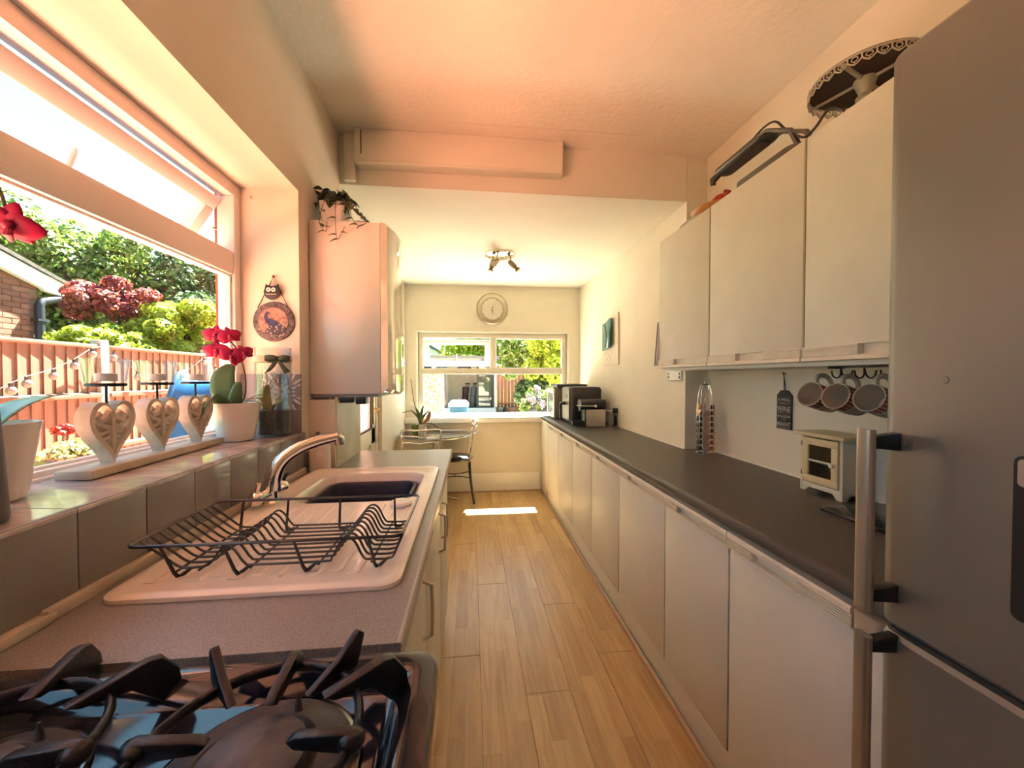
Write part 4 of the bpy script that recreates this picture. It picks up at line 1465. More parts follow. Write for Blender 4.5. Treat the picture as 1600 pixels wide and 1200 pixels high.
# ---- wall cabinets
UX, UZ0, UZ1 = 1.080, 1.388, 2.110
ups = [(1.650, 2.118, 'cream wall cabinet at the far end, beside the wall step'), (1.149, 1.648, 'cream wall cabinet carrying the electric press'), (0.655, 1.147, 'cream wall cabinet carrying the cake stand')]
for a, b_, lab in ups:
    t = thing('wall_cabinet', lab, 'cabinet', (1.25, (a + b_) / 2, UZ0), 'cream wall cabinets')
    m = MB()
    m.box(UX + 0.019, a, UZ0 + 0.012, XR - 0.001, b_, UZ1 - 0.002)
    obj('carcass', m, CABU, t, smooth=False)
    m = MB()
    m.box(UX, a + 0.006, UZ0 + 0.045, UX + 0.019, b_ - 0.002, UZ1)
    d = obj('door', m, CABU, t, bevel=0.001)
    m = MB()
    m.box(UX + 0.001, a + 0.0005, UZ0 + 0.044, UX + 0.018, a + 0.007, UZ1 - 0.001)
    obj('tan_edge', m, STRIPD, d, smooth=False)
    m = MB()
    n0 = a + (b_ - a) * 0.33
    n1 = a + (b_ - a) * 0.63
    x0 = UX - 0.010
    m.prism([(x0, UZ0 + 0.002), (x0, UZ0 + 0.012), (x0 + 0.004, UZ0 + 0.016), (UX + 0.019, UZ0 + 0.016), (UX + 0.019, UZ0)], lambda p, q, d_: (p, d_, q), a + 0.004, b_ - 0.001)
    m.box(x0 + 0.007, a + 0.004, UZ0 + 0.014, UX + 0.019, n0, UZ0 + 0.046)
    m.box(x0 + 0.007, n1, UZ0 + 0.014, UX + 0.019, b_ - 0.001, UZ0 + 0.046)
    for (p, q) in ((a + 0.004, n0), (n1, b_ - 0.001)):
        for k in range(5):
            z = UZ0 + 0.0165 + k * 0.006
            m.box(x0 + 0.002, p, z, x0 + 0.008, q, z + 0.0042)
    s = obj('pull_strip', m, STRIP, d, smooth=False)
    m = MB()
    m.box(x0 + 0.022, n0, UZ0 + 0.014, UX + 0.019, n1, UZ0 + 0.046)
    obj('finger_recess', m, STRIP, s, smooth=False)
m = MB()
m.box(1.10, 0.66, UZ0 - 0.014, XR - 0.002, 2.118, UZ0 + 0.0125)
struct(obj('trim_12', m, CABU, keep=True, smooth=False))

# notepad hung on the far cabinet side
t = thing('notepad', 'white spiral notepad hung on the end of the wall cabinet', 'notepad', (1.15, 2.14, 1.40))
m = MB()
m.prism([(1.062, 1.405), (1.240, 1.405), (1.240, 1.640), (1.082, 1.640)], lambda a, b, d: (a, d, b), 2.121, 2.136)
obj('pages', m, WHITE, t, smooth=False)
m = MB()
m.tube([(1.060, 2.130, 1.402), (1.080, 2.134, 1.642), (1.080, 2.128, 1.655)], 0.0022, 6)
obj('wire_spine', m, BLACKM, t)
# double socket on the pier
t = thing('wall_socket', 'white double wall socket under the far wall cabinet', 'socket', (XR2 - 0.01, 2.31, 1.315))
m = MB()
m.box(XR2 - 0.012, 2.225, 1.316, XR2 - 0.0005, 2.395, 1.395)
sp_ = obj('face_plate', m, WHITE, t, bevel=0.003)
for y in (2.245, 2.375):
    m = MB()
    m.box(XR2 - 0.0135, y - 0.008, 1.330, XR2 - 0.0115, y + 0.008, 1.342)
    m.box(XR2 - 0.0135, y - 0.005, 1.352, XR2 - 0.0115, y + 0.005, 1.364)
    obj('switch', m, BLACKM, sp_, smooth=False)

# ---- fridge freezer
FRX = 0.750
FRM = mat('fridge_silver', (0.25, 0.245, 0.235), 0.36, metal=0.55, var=0.03, vscale=3, aniso=0.0)
t = thing('fridge_freezer', 'tall silver fridge freezer with a water dispenser panel', 'fridge', (1.08, 0.33, 0))
m = MB()
m.box(0.815, 0.035, 0.05, XR - 0.012, 0.628, 1.905)
obj('cabinet_body', m, mat('fridge_side_grey', (0.30, 0.285, 0.26), 0.4, metal=0.3), t, bevel=0.006)
def fdoor(z0, z1):
    m = MB()
    def rr(ins_, z):
        return [(x, y, z) for x, y in ([(FRX + ins_, 0.05), (FRX + ins_, 0.607), (FRX + 0.0025 + ins_, 0.616), (FRX + 0.010 + ins_, 0.626), (FRX + 0.022, 0.632 - ins_), (0.812, 0.632 - ins_), (0.812, 0.03)]
                                      + [(FRX + 0.02, 0.03)])]
    m.loft([rr(0.006, z0), rr(0, z0 + 0.008), rr(0, z1 - 0.008), rr(0.006, z1)])
    return obj('door', m, FRM, t, ang=25)
d1 = fdoor(0.892, 1.912)
d2 = fdoor(0.06, 0.880)
m = MB()
m.box(FRX + 0.02, 0.05, 0.872, 0.815, 0.62, 0.90)
obj('door_gasket', m, BLACKM, t, smooth=False)
HND = mat('handle_aluminium', (0.52, 0.49, 0.45), 0.33, metal=0.9)
for d, z0, z1, br in ((d1, 0.930, 1.248, (0.955, 1.225)), (d2, 0.565, 0.884, (0.60, 0.865))):
    m = MB()
    m.loft([[(x, y, z) for x, y in rrect(0.684, 0.590, 0.700, 0.618, 0.0075, 5)] for z in (z0, z1)])
    h = obj('bar_handle', m, HND, d, ang=40)
    for z in br:
        m = MB()
        m.prism([(0.697, -0.010), (0.697, 0.010), (FRX + 0.003, 0.016), (FRX + 0.003, -0.016)], lambda a, b, dd: (a, dd, z + b), 0.595, 0.612)
        obj('bracket', m, BLACKM, h, bevel=0.002)
m = MB()
m.loft([[(FRX - dd, y, z) for y, z in rrect(0.20, 1.005, 0.452, 1.232, 0.010, 4)] for dd in (-0.001, 0.004)])
dp = obj('dispenser_panel', m, BLACKM, d1, ang=40)
m = MB()
m.loft([[(FRX - dd, y, z) for y, z in rrect(0.206, 1.190, 0.447, 1.228, 0.006, 4)] for dd in (0.003, 0.006)])
obj('dispenser_header', m, HND, dp)
m = MB()
m.lathe([(0.007, 0), (0.006, 0.0012)], (FRX, 0.535, 1.335), 14, (-1, 0, 0))
obj('dent_sticker', m, FRM, d1)

# ---- mini cupboard
t = thing('mini_cupboard', 'small cream cupboard with a glass door on the dark worktop', 'cupboard', (1.35, 1.29, RZW))
mx0, mx1, my0, my1 = 1.290, 1.408, 1.205, 1.378
m = MB()
def sidep(y0, y1):
    m.prism([(mx0, 0), (mx0 + 0.020, 0), (mx0 + 0.034, 0.018), (mx1 - 0.034, 0.018), (mx1 - 0.020, 0), (mx1, 0), (mx1, 0.215), (mx0, 0.215)], lambda a, b, d: (a, d, RZW + b), y0, y1)
sidep(my0, my0 + 0.012)
sidep(my1 - 0.012, my1)
m.box(mx0 + 0.012, my0 + 0.012, RZW + 0.028, mx1, my1 - 0.012, RZW + 0.038)
m.box(mx1 - 0.006, my0 + 0.012, RZW + 0.028, mx1, my1 - 0.012, RZW + 0.21)
m.prism([(my0 + 0.012, 0.036), (my0 + 0.012, 0.0), (my0 + 0.022, 0.0), (my0 + 0.038, 0.018), (my1 - 0.038, 0.018), (my1 - 0.022, 0.0), (my1 - 0.012, 0.0), (my1 - 0.012, 0.036)], lambda a, b, d: (d, a, RZW + b), mx0, mx0 + 0.010)
obj('carcass', m, CREAML, t, bevel=0.0015)
m = MB()
m.box(mx0 - 0.016, my0 - 0.016, RZW + 0.214, mx1 + 0.004, my1 + 0.016, RZW + 0.229)
obj('top_board', m, CREAM, t, bevel=0.004)
m = MB()
fz0, fz1, fy0, fy1 = RZW + 0.040, RZW + 0.208, my0 + 0.013, my1 - 0.013
w_ = 0.026
m.box(mx0 - 0.006, fy0, fz0, mx0 + 0.008, fy1, fz0 + w_)
m.box(mx0 - 0.006, fy0, fz1 - w_, mx0 + 0.008, fy1, fz1)
m.box(mx0 - 0.006, fy0, fz0 + w_, mx0 + 0.008, fy0 + w_, fz1 - w_)
m.box(mx0 - 0.006, fy1 - w_, fz0 + w_, mx0 + 0.008, fy1, fz1 - w_)
d = obj('door', m, CREAM, t, bevel=0.0015)
m = MB()
m.box(mx0 + 0.000, fy0 + w_ - 0.002, fz0 + w_ - 0.002, mx0 + 0.002, fy1 - w_ + 0.002, fz1 - w_ + 0.002)
obj('pane', m, glass('smoky_glass', (0.55, 0.54, 0.48), refl=1.0), d, smooth=False)
m = MB()
m.box(mx0 - 0.002, fy0 + w_, RZW + 0.120, mx0 + 0.0, fy1 - w_, RZW + 0.127)
obj('glazing_bar', m, CREAML, d, smooth=False)
m = MB()
m.lathe([(0.004, 0), (0.004, 0.006), (0.009, 0.010), (0.008, 0.016), (0.003, 0.018)], (mx0 - 0.006, fy0 + 0.013, RZW + 0.122), 14, (-1, 0, 0))
obj('knob', m, CREAML, d)
for z in (fz0 + 0.02, fz1 - 0.035):
    m = MB()
    m.box(mx0 - 0.005, fy1, z, mx0 + 0.004, fy1 + 0.005, z + 0.018)
    obj('hinge', m, mat('dark_hinge', (0.12, 0.09, 0.06), 0.5, metal=0.6), d, smooth=False)
m = MB()
m.box(mx0 + 0.018, my0 + 0.016, RZW + 0.110, mx1 - 0.008, my1 - 0.016, RZW + 0.116)
obj('shelf', m, CREAML, t, smooth=False)
EGG = mat('brown_eggshell', (0.36, 0.17, 0.10), 0.5, var=0.2, vscale=30)
for k in range(5):
    for j in range(2):
        m = MB()
        c = (mx0 + 0.045 + 0.040 * j, my0 + 0.032 + k * 0.0275, RZW + 0.0385)
        m.lathe([(0.003, 0), (0.012, 0.005), (0.0165, 0.015), (0.014, 0.028), (0.007, 0.036), (0.0, 0.039)], c, 10, cap1=False)
        tag(obj('egg', m, EGG), 'brown egg inside the small cream cupboard', 'egg', 'eggs in the small cream cupboard')

# ---- slate board
m = MB()
m.prism([(1.140, 1.140), (1.150, 0.700), (1.395, 0.690), (1.388, 1.150), (1.160, 1.150)], lambda a, b, d: (a, b, d), RZW + 0.0005, RZW + 0.012)
tag(obj('slate_board', m, mat('polished_slate', (0.018, 0.018, 0.020), 0.15, var=0.3, vscale=12), bevel=0.003), 'black polished slate board lying beside the fridge', 'board')

# ---- hanging slate sign
t = thing('hanging_sign', 'dark tag-shaped sign reading a meal without wine is called breakfast', 'sign', (XR - 0.004, 1.60, 1.10))
sy, sz0, sz1, sw = 1.600, 1.102, 1.278, 0.041
def sg(a, b, d):
    return (XR - 0.0005 - d, sy - a, b)
m = MB()
m.prism([(-sw, sz0), (sw, sz0), (sw, sz1 - 0.022), (sw - 0.022, sz1), (-sw + 0.022, sz1), (-sw, sz1 - 0.022)], sg, 0, 0.007)
plate = obj('plate', m, mat('slate_grey', (0.035, 0.033, 0.036), 0.6), t, bevel=0.0008)
PRINT = mat('chalk_print', (0.66, 0.62, 0.55), 0.6)
def text_mesh(s, size, y_, z_, width=None):
    cu = bpy.data.curves.new('lettering', 'FONT')
    cu.body = s
    cu.size = size
    cu.align_x = 'CENTER'
    o = bpy.data.objects.new('tmp_text', cu)
    COL.objects.link(o)
    dg = bpy.context.evaluated_depsgraph_get()
    me = bpy.data.meshes.new_from_object(o.evaluated_get(dg))
    vs = [tuple(v.co) for v in me.vertices]
    fs = [tuple(p.vertices) for p in me.polygons]
    bpy.data.objects.remove(o, do_unlink=True)
    xs = [v[0] for v in vs]
    sc = 1.0 if width is None else width / (max(xs) - min(xs))
    mm = MB()
    mm.add([sg(v[0] * sc, z_ + v[1], 0.0074) for v in vs], fs)
    return mm
for s, size, z_, wd in (('A MEAL', 0.020, 1.229, 0.070), ('without', 0.010, 1.2165, 0.040), ('WINE', 0.034, 1.182, 0.074), ('is', 0.008, 1.173, None), ('CALLED', 0.015, 1.155, 0.044), ('BREAKFAST', 0.026, 1.116, 0.074)):
    obj('lettering', text_mesh(s, size, 0, z_, wd), PRINT, plate, smooth=False)
m = MB()
for z_, a, b_ in ((1.2215, -0.035, -0.022), (1.2215, 0.022, 0.035), (1.1765, -0.035, -0.010), (1.1765, 0.010, 0.035), (1.146, -0.012, 0.012), (1.109, -0.034, 0.034)):
    m = MB()
    m.prism([(a, z_), (b_, z_), (b_, z_ + 0.0012), (a, z_ + 0.0012)], sg, 0.007, 0.0076)
    obj('rule_line', m, PRINT, plate, smooth=False)
for a in (-0.030, 0.030):
    m = MB()
    m.prism([(a - 0.004, 1.160), (a, 1.154), (a + 0.004, 1.160), (a, 1.166)], sg, 0.007, 0.0076)
    obj('ornament', m, PRINT, plate, smooth=False)
m = MB()
m.tube([sg(-0.004, 1.272, 0.004), sg(-0.002, 1.31, 0.006), sg(0.0, 1.352, 0.010), sg(0.003, 1.31, 0.006), sg(0.005, 1.272, 0.004)], 0.0016, 6)
obj('cord', m, CORD, t)
m = MB()
m.tube([sg(0, 1.354, -0.001), sg(0, 1.354, 0.014), sg(0, 1.360, 0.016)], 0.0025, 6)
obj('nail', m, BLACKM, t)

# ---- mug rack and mugs
t = thing('mug_rack', 'black wire mug rack fixed under the wall cabinet by the fridge', 'rack', (1.20, 0.95, 1.30))
rzk = UZ0 - 0.016
m = MB()
m.box(1.190, 0.70, rzk - 0.004, 1.215, 1.152, rzk + 0.002)
m.box(1.180, 1.140, rzk - 0.006, 1.225, 1.160, rzk + 0.002)
rail = obj('rail', m, BLACKW, t, bevel=0.001)
for y in (1.135, 1.060, 0.985, 0.910, 0.835):
    for s in (-1, 1):
        m = MB()
        m.tube(spline([(1.203, y, rzk - 0.003), (1.203 + s * 0.004, y - 0.003, rzk - 0.026), (1.203 + s * 0.016, y - 0.004, rzk - 0.036), (1.203 + s * 0.032, y - 0.004, rzk - 0.030), (1.203 + s * 0.038, y - 0.004, rzk - 0.012)], 4), 0.0026, 6)
        obj('hook', m, BLACKW, rail)
def mug_mat():
    m = bpy.data.materials.new('mug_red_pattern')
    m.use_nodes = True
    nt = m.node_tree
    b = nt.nodes['Principled BSDF']
    N, L = nt.nodes.new, nt.links.new
    tc = N('ShaderNodeTexCoord')
    sep = N('ShaderNodeSeparateXYZ')
    L(tc.outputs['Object'], sep.inputs[0])
    def mt(op, a, b_=None):
        n = N('ShaderNodeMath')
        n.operation = op
        for i, s in enumerate((a, b_)):
            if s is None:
                continue
            if isinstance(s, (int, float)):
                n.inputs[i].default_value = s
            else:
                L(s, n.inputs[i])
        return n.outputs[0]
    ang_ = mt('ARCTAN2', sep.outputs['Y'], sep.outputs['X'])
    ca = mt('GREATER_THAN', mt('SINE', mt('MULTIPLY', ang_, 22.0)), 0.1)
    cz = mt('GREATER_THAN', mt('SINE', mt('MULTIPLY', sep.outputs['Z'], 2 * PI / 0.0095)), 0.1)
    chk = mt('MULTIPLY', ca, cz)
    band = mt('GREATER_THAN', sep.outputs['Z'], 0.068)
    red = (0.26, 0.028, 0.016, 1)
    crm = (0.60, 0.50, 0.40, 1)
    m1 = N('ShaderNodeMix')
    m1.data_type = 'RGBA'
    m1.inputs['A'].default_value = red
    m1.inputs['B'].default_value = crm
    L(chk, m1.inputs['Factor'])
    nz = N('ShaderNodeTexNoise')
    nz.inputs['Scale'].default_value = 26
    nz.inputs['Detail'].default_value = 3
    L(tc.outputs['Object'], nz.inputs['Vector'])
    rp = N('ShaderNodeValToRGB')
    e = rp.color_ramp.elements
    e[0].position, e[0].color = 0.42, (0.24, 0.03, 0.015, 1)
    e[1].position, e[1].color = 0.47, (0.44, 0.36, 0.28, 1)
    x = e.new(0.60)
    x.color = (0.40, 0.31, 0.22, 1)
    x = e.new(0.63)
    x.color = (0.13, 0.07, 0.04, 1)
    L(nz.outputs['Fac'], rp.inputs['Fac'])
    m2 = N('ShaderNodeMix')
    m2.data_type = 'RGBA'
    L(band, m2.inputs['Factor'])
    L(rp.outputs['Color'], m2.inputs['A'])
    L(m1.outputs['Result'], m2.inputs['B'])
    L(m2.outputs['Result'], b.inputs['Base Color'])
    b.inputs['Roughness'].default_value = 0.2
    return m
MUGM = mug_mat()
MUGI = mat('mug_stoneware', (0.56, 0.50, 0.42), 0.25)
def make_mug():
    t = thing('mug', '', 'mug', (0, 0, 0), 'patterned mugs on the wire rack')
    m = MB()
    m.lathe([(0.034, 0), (0.0375, 0.003), (0.0405, 0.03), (0.0415, 0.098)], (0, 0, 0), 32, cap1=False)
    m.cur = 1
    m.lathe([(0.0415, 0.098), (0.0405, 0.1005), (0.0385, 0.099), (0.0375, 0.03), (0.033, 0.006), (0.0, 0.005)], (0, 0, 0), 32, cap0=False, cap1=False)
    obj('body', m, [MUGM, MUGI], t, ang=50)
    m = MB()
    m.tube(spline([(0.039, 0, 0.082), (0.058, 0, 0.086), (0.072, 0, 0.070), (0.073, 0, 0.045), (0.060, 0, 0.024), (0.038, 0, 0.020)], 4), 0.0062, 8, sy=1.3)
    obj('handle', m, MUGI, t)
    return t
mug0 = make_mug()
CH[mug0] = kids(mug0)
for i, (x, y, z, lab) in enumerate(((1.105, 1.060, 1.282, 'red patterned mug on the middle hook, in front of the other mugs'), (1.105, 1.150, 1.284, 'red patterned mug on the outermost hook of the rack'), (1.115, 0.970, 1.282, 'red patterned mug on the rack half hidden by the fridge'))):
    o = mug0 if i == 0 else copy_tree(mug0)
    o['label'] = lab
    # mouth towards -x, foot away and lower, handle up
    ax = Vector((-1, -0.12, 0.30)).normalized()          # local z (foot -> mouth)
    hx_ = (Vector((0, 0, 1)) - ax * ax.z).normalized()   # local x (handle side)
    hy_ = ax.cross(hx_)
    M = Matrix((hx_, hy_, ax)).transposed().to_4x4()
    o.matrix_world = Matrix.Translation(Vector((x, y, z)) - ax * 0.10) @ M

# ---- pod tower
pcx, pcy = 1.347, 2.085
t = thing('pod_stand', 'chrome wire carousel holding coffee pods in the worktop corner', 'pod stand', (pcx, pcy, RZW))
m = MB()
m.lathe([(0.052, 0), (0.052, 0.003), (0.044, 0.007), (0.010, 0.010)], (pcx, pcy, RZW + 0.0005), 28)
m.tube([(pcx, pcy, RZW + 0.008), (pcx, pcy, RZW + 0.40)], 0.003, 8)
m.sphere((pcx, pcy, RZW + 0.405), 0.008)
obj('base_and_pole', m, CHROME, t)
cols = [250, 180, 320, 40, 110]
for a in cols:
    ca, sa = math.cos(R(a)), math.sin(R(a))
    for s in (-1, 1):
        px, py = -sa * s * 0.0165, ca * s * 0.0165
        m = MB()
        m.tube(spline([(pcx + 0.020 * ca + px * 0.4, pcy + 0.020 * sa + py * 0.4, RZW + 0.395), (pcx + 0.030 * ca + px * 0.8, pcy + 0.030 * sa + py * 0.8, RZW + 0.36), (pcx + 0.042 * ca + px, pcy + 0.042 * sa + py, RZW + 0.25), (pcx + 0.044 * ca + px, pcy + 0.044 * sa + py, RZW + 0.06), (pcx + 0.036 * ca + px * 0.6, pcy + 0.036 * sa + py * 0.6, RZW + 0.010)], 4), 0.0019, 6)
        obj('channel_wire', m, CHROME, t)
m = MB()
m.tube([(pcx + 0.022 * math.cos(2 * PI * k / 16), pcy + 0.022 * math.sin(2 * PI * k / 16), RZW + 0.395) for k in range(16)], 0.0022, 6, closed=True)
obj('top_ring', m, BLACKM, t)
pod_cols = {'pink': mat('pod_rose', (0.52, 0.36, 0.30), 0.3, metal=0.6), 'black': mat('pod_black', (0.02, 0.02, 0.02), 0.35, metal=0.3), 'tan': mat('pod_tan', (0.48, 0.28, 0.14), 0.3, metal=0.6),
            'brown': mat('pod_brown', (0.14, 0.085, 0.06), 0.35, metal=0.5), 'orange': mat('pod_orange', (0.78, 0.13, 0.02), 0.3, metal=0.3)}
def pod_mesh():
    m = MB()
    m.lathe([(0.009, -0.012), (0.0125, -0.009), (0.0140, 0.006), (0.0170, 0.008), (0.0170, 0.0095), (0.013, 0.0105), (0.0, 0.0108)], (0, 0, 0), 16, cap1=False)
    return m
pods = {}
def pod(a, k, kind, lab, z0):
    ca, sa = math.cos(R(a)), math.sin(R(a))
    if kind not in pods:
        o = obj('coffee_pod', pod_mesh(), pod_cols[kind], keep=True, ang=40)
        pods[kind] = o
    else:
        o = pods[kind].copy()
        COL.objects.link(o)
    o.matrix_world = Matrix.Translation((pcx + 0.036 * ca, pcy + 0.036 * sa, z0)) @ Vector((0, 0, 1)).rotation_difference(Vector((ca, sa, 0.06))).to_matrix().to_4x4()
    tag(o, lab, 'coffee pod', 'coffee pods in the wire carousel')
ORD = ['first', 'second', 'third', 'fourth', 'fifth', 'sixth', 'seventh', 'eighth']
for k in range(7):
    pod(250, k, 'pink', 'rose coloured coffee pod, %s up from the carousel base' % ORD[k], RZW + 0.028 + k * 0.034)
for k in range(8):
    pod(180, k, 'black' if k < 6 else 'tan', ('black coffee pod, %s up from the carousel base' if k < 6 else 'tan coffee pod, %s up, above the black pods') % ORD[k], RZW + 0.028 + k * 0.034)
for k in range(8):
    pod(320, k, 'orange' if k < 3 else 'brown', ('orange coffee pod, %s up from the carousel base' if k < 3 else 'brown coffee pod, %s up, above the orange pods') % ORD[k], RZW + 0.028 + k * 0.034)

# ---- on top of the wall cabinets
LACE = mat('lace_metal', (0.52, 0.47, 0.40), 0.5, metal=0.3)
t = thing('cake_stand', 'pedestal cake stand with a pierced lace rim on the wall cabinet', 'cake stand', (1.268, 1.13, UZ1))
cx, cy, cz = 1.268, 1.130, 2.300
m = MB()
m.lathe([(0.145, 0), (0.147, 0.003), (0.146, 0.007)], (cx, cy, cz), 48)
obj('plate', m, mat('cake_plate_dark', (0.045, 0.030, 0.026), 0.5), t, ang=40)
m = MB()
for k in range(28):
    a0, a1 = 2 * PI * k / 28, 2 * PI * (k + 1) / 28
    am = (a0 + a1) / 2
    def pr(a, z, r=0.147):
        return (cx + r * math.cos(a), cy + r * math.sin(a), cz + z)
    m.tube([pr(a0, 0.002), pr(a0, -0.014), pr(a0 + (am - a0) * 0.5, -0.022), pr(am, -0.027), pr(am + (a1 - am) * 0.5, -0.022), pr(a1, -0.014), pr(a1, 0.002)], 0.0024, 5)
    m.tube([pr(am + (a1 - a0) * 0.24 * math.cos(q * PI / 4), -0.011 + 0.007 * math.sin(q * PI / 4)) for q in range(8)], 0.0018, 5, closed=True)
    m.tube([pr(am, -0.018), pr(am, -0.026)], 0.0018, 5)
m.tube([(cx + 0.147 * math.cos(2 * PI * k / 40), cy + 0.147 * math.sin(2 * PI * k / 40), cz + 0.001) for k in range(40)], 0.0030, 6, closed=True)
obj('lace_rim', m, LACE, t)
for k in range(4):
    a = R(20 + 90 * k)
    m = MB()
    m.tube([(cx + 0.01 * math.cos(a), cy + 0.01 * math.sin(a), cz - 0.005), (cx + 0.142 * math.cos(a), cy + 0.142 * math.sin(a), cz - 0.004)], 0.0075, 6, sy=0.6)
    obj('rib', m, LACE, t)
m = MB()
m.lathe([(0.062, 0), (0.060, 0.008), (0.025, 0.016), (0.016, 0.030), (0.024, 0.050), (0.028, 0.075), (0.018, 0.098), (0.014, 0.112), (0.024, 0.122), (0.024, 0.134), (0.016, 0.142), (0.022, 0.160), (0.030, 0.182), (0.030, 0.188)], (cx, cy, UZ1 + 0.0005), 24)
obj('pedestal', m, LACE, t, ang=60)

t = thing('electric_press', 'open electric sandwich press with a dark lid on the wall cabinet', 'sandwich press', (1.24, 1.42, UZ1))
PRSG = mat('press_grey', (0.13, 0.12, 0.105), 0.35, metal=0.3)
PRSD = mat('press_dark', (0.035, 0.028, 0.028), 0.45)
m = MB()
m.loft([[(x, y, z) for x, y in rrect(1.105 + i_, 1.22 + i_, 1.26 - i_, 1.545 - i_, 0.05, 5)] for i_, z in ((0.012, UZ1 + 0.0005), (0.0, UZ1 + 0.018), (0.0, UZ1 + 0.040), (0.018, UZ1 + 0.052))])
obj('base', m, PRSG, t, ang=40)
m = MB()
m.loft([[(x, y, z) for x, y in rrect(1.135, 1.26, 1.23, 1.50, 0.03, 4)] for z in (UZ1 + 0.050, UZ1 + 0.056)])
obj('hotplate', m, PRSD, t)
m = MB()
def lid_z(y):
    return 2.296
lr = []
for dz, i_ in ((-0.014, 0.008), (-0.008, 0.0), (0.006, 0.004), (0.012, 0.025)):
    lr.append([(x, y, lid_z(y) + dz) for x, y in rrect(1.130 + i_ * 0.5, 1.40 + i_, 1.215 - i_ * 0.5, 1.720 - i_, 0.03, 5)])
m.loft(lr)
lid = obj('lid', m, PRSG, t, ang=40)
m = MB()
m.loft([[(x, y, 2.281 + dz) for x, y in rrect(1.145, 1.43, 1.200, 1.69, 0.02, 4)] for dz in (-0.005, 0.004)])
obj('upper_plate', m, PRSD, lid)
for x in (1.142, 1.203):
    m = MB()
    m.tube([(x, 1.44, 2.297), (x, 1.39, 2.292), (x, 1.28, 2.225), (x, 1.245, UZ1 + 0.04)], [0.012, 0.013, 0.013, 0.012], 8, sy=0.6)
    obj('hinge_arm', m, PRSG, t)
m = MB()
m.tube([(1.16, 1.70, 2.29), (1.145, 1.73, 2.27), (1.15, 1.735, 2.25)], [0.014, 0.016, 0.012], 8)
obj('lid_handle', m, PRSD, lid)
m = MB()
m.tube(spline([(1.150, 1.50, 2.305), (1.145, 1.42, 2.318), (1.140, 1.35, 2.300), (1.14, 1.30, 2.24), (1.14, 1.225, 2.165), (1.15, 1.19, 2.175), (1.16, 1.15, 2.21), (1.17, 1.11, 2.18), (1.18, 1.08, UZ1 + 0.005)], 6), 0.0042, 6)
obj('power_cord', m, BLACKM, t)

m = MB()
m.lathe([(0.06, 0), (0.085, 0.004), (0.125, 0.016), (0.128, 0.019), (0.120, 0.017), (0.08, 0.008), (0.0, 0.006)], (1.215, 1.86, UZ1 + 0.0005), 36, sy=1.45, cap1=False)
tag(obj('platter', m, mat('pale_platter', (0.70, 0.67, 0.60), 0.2, coat=0.4), ang=50), 'pale oval platter on top of the far wall cabinet', 'platter')
m = MB()
m.lathe([(0.055, 0), (0.085, 0.020), (0.105, 0.050), (0.102, 0.051), (0.080, 0.024), (0.0, 0.010)], (1.205, 1.80, UZ1 + 0.0075), 28, sy=1.2, cap1=False)
tag(obj('tray', m, mat('orange_tray', (0.56, 0.25, 0.07), 0.4), ang=50), 'shallow orange dish standing on the pale platter', 'dish')
REDB = mat('red_plastic', (0.50, 0.035, 0.02), 0.35, var=0.15)
for (x, y, rx_, ry_, rz_, lab) in ((1.17, 1.875, 0.030, 0.045, 0.030, 'red oven glove bundle at the far side of the orange dish'), (1.19, 1.74, 0.035, 0.045, 0.034, 'red oven glove bundle at the near side of the orange dish')):
    m = MB()
    m.sphere((x, y, UZ1 + 0.042 + rz_ * 0.8), rx_, ry_, rz_, 18, 10)
    m.tube([(x, y - ry_ * 0.7, UZ1 + 0.045 + rz_), (x + 0.005, y - ry_ * 1.2, UZ1 + 0.05 + rz_ * 1.2), (x + 0.01, y - ry_ * 0.5, UZ1 + 0.05 + rz_ * 1.7)], 0.010, 8)
    tag(obj('oven_glove', m, REDB), lab, 'oven glove')

# ---- appliances at the far end of the worktop
SILV = mat('appliance_silver', (0.60, 0.56, 0.48), 0.3, metal=0.5)
CHAR = mat('appliance_charcoal', (0.028, 0.028, 0.036), 0.38)
t = thing('coffee_machine', 'compact coffee machine with silver side panel and black top', 'coffee machine', (1.06, 3.31, RZW))
z0 = RZW + 0.0005
m = MB()
m.box(0.985, 3.262, z0, 1.175, 3.375, z0 + 0.155)
bd_ = obj('body', m, CHAR, t, bevel=0.006)
m = MB()
m.box(1.000, 3.254, z0 + 0.004, 1.172, 3.263, z0 + 0.152)
sp_ = obj('side_panel', m, SILV, bd_, bevel=0.002)
m = MB()
for x in (1.012, 1.160):
    for z in (z0 + 0.018, z0 + 0.138):
        m = MB()
        m.lathe([(0.004, 0), (0.003, 0.0015)], (x, 3.254, z), 10, (0, -1, 0))
        obj('screw', m, BLACKM, sp_)
m = MB()
m.loft([[(x, y, z) for y, z in rrect(3.258, z0 + 0.150, 3.378, z0 + 0.238, 0.028, 5)] for x in (0.955, 1.178)])
hd = obj('brew_head', m, CHAR, t, bevel=0.004, ang=40)
m = MB()
m.tube([(1.080, 3.250, z0 + 0.182), (0.99, 3.250, z0 + 0.184), (0.910, 3.250, z0 + 0.188)], [0.007, 0.006, 0.005], 8)
m.lathe([(0.014, 0), (0.012, 0.010)], (1.080, 3.258, z0 + 0.182), 14, (0, -1, 0))
obj('lever', m, CHROME, hd)
m = MB()
m.loft([[(x, y, z) for x, y in rrect(0.885, 3.27, 1.0, 3.368, 0.03, 5)] for z in (z0 + 0.012, z0 + 0.050)])
m.box(0.93, 3.30, z0, 1.0, 3.34, z0 + 0.014)
obj('drip_tray', m, CHAR, t)
m = MB()
m.tube([(0.962, 3.318, z0 + 0.16), (0.955, 3.318, z0 + 0.135)], 0.007, 8)
obj('spout', m, SILV, t)

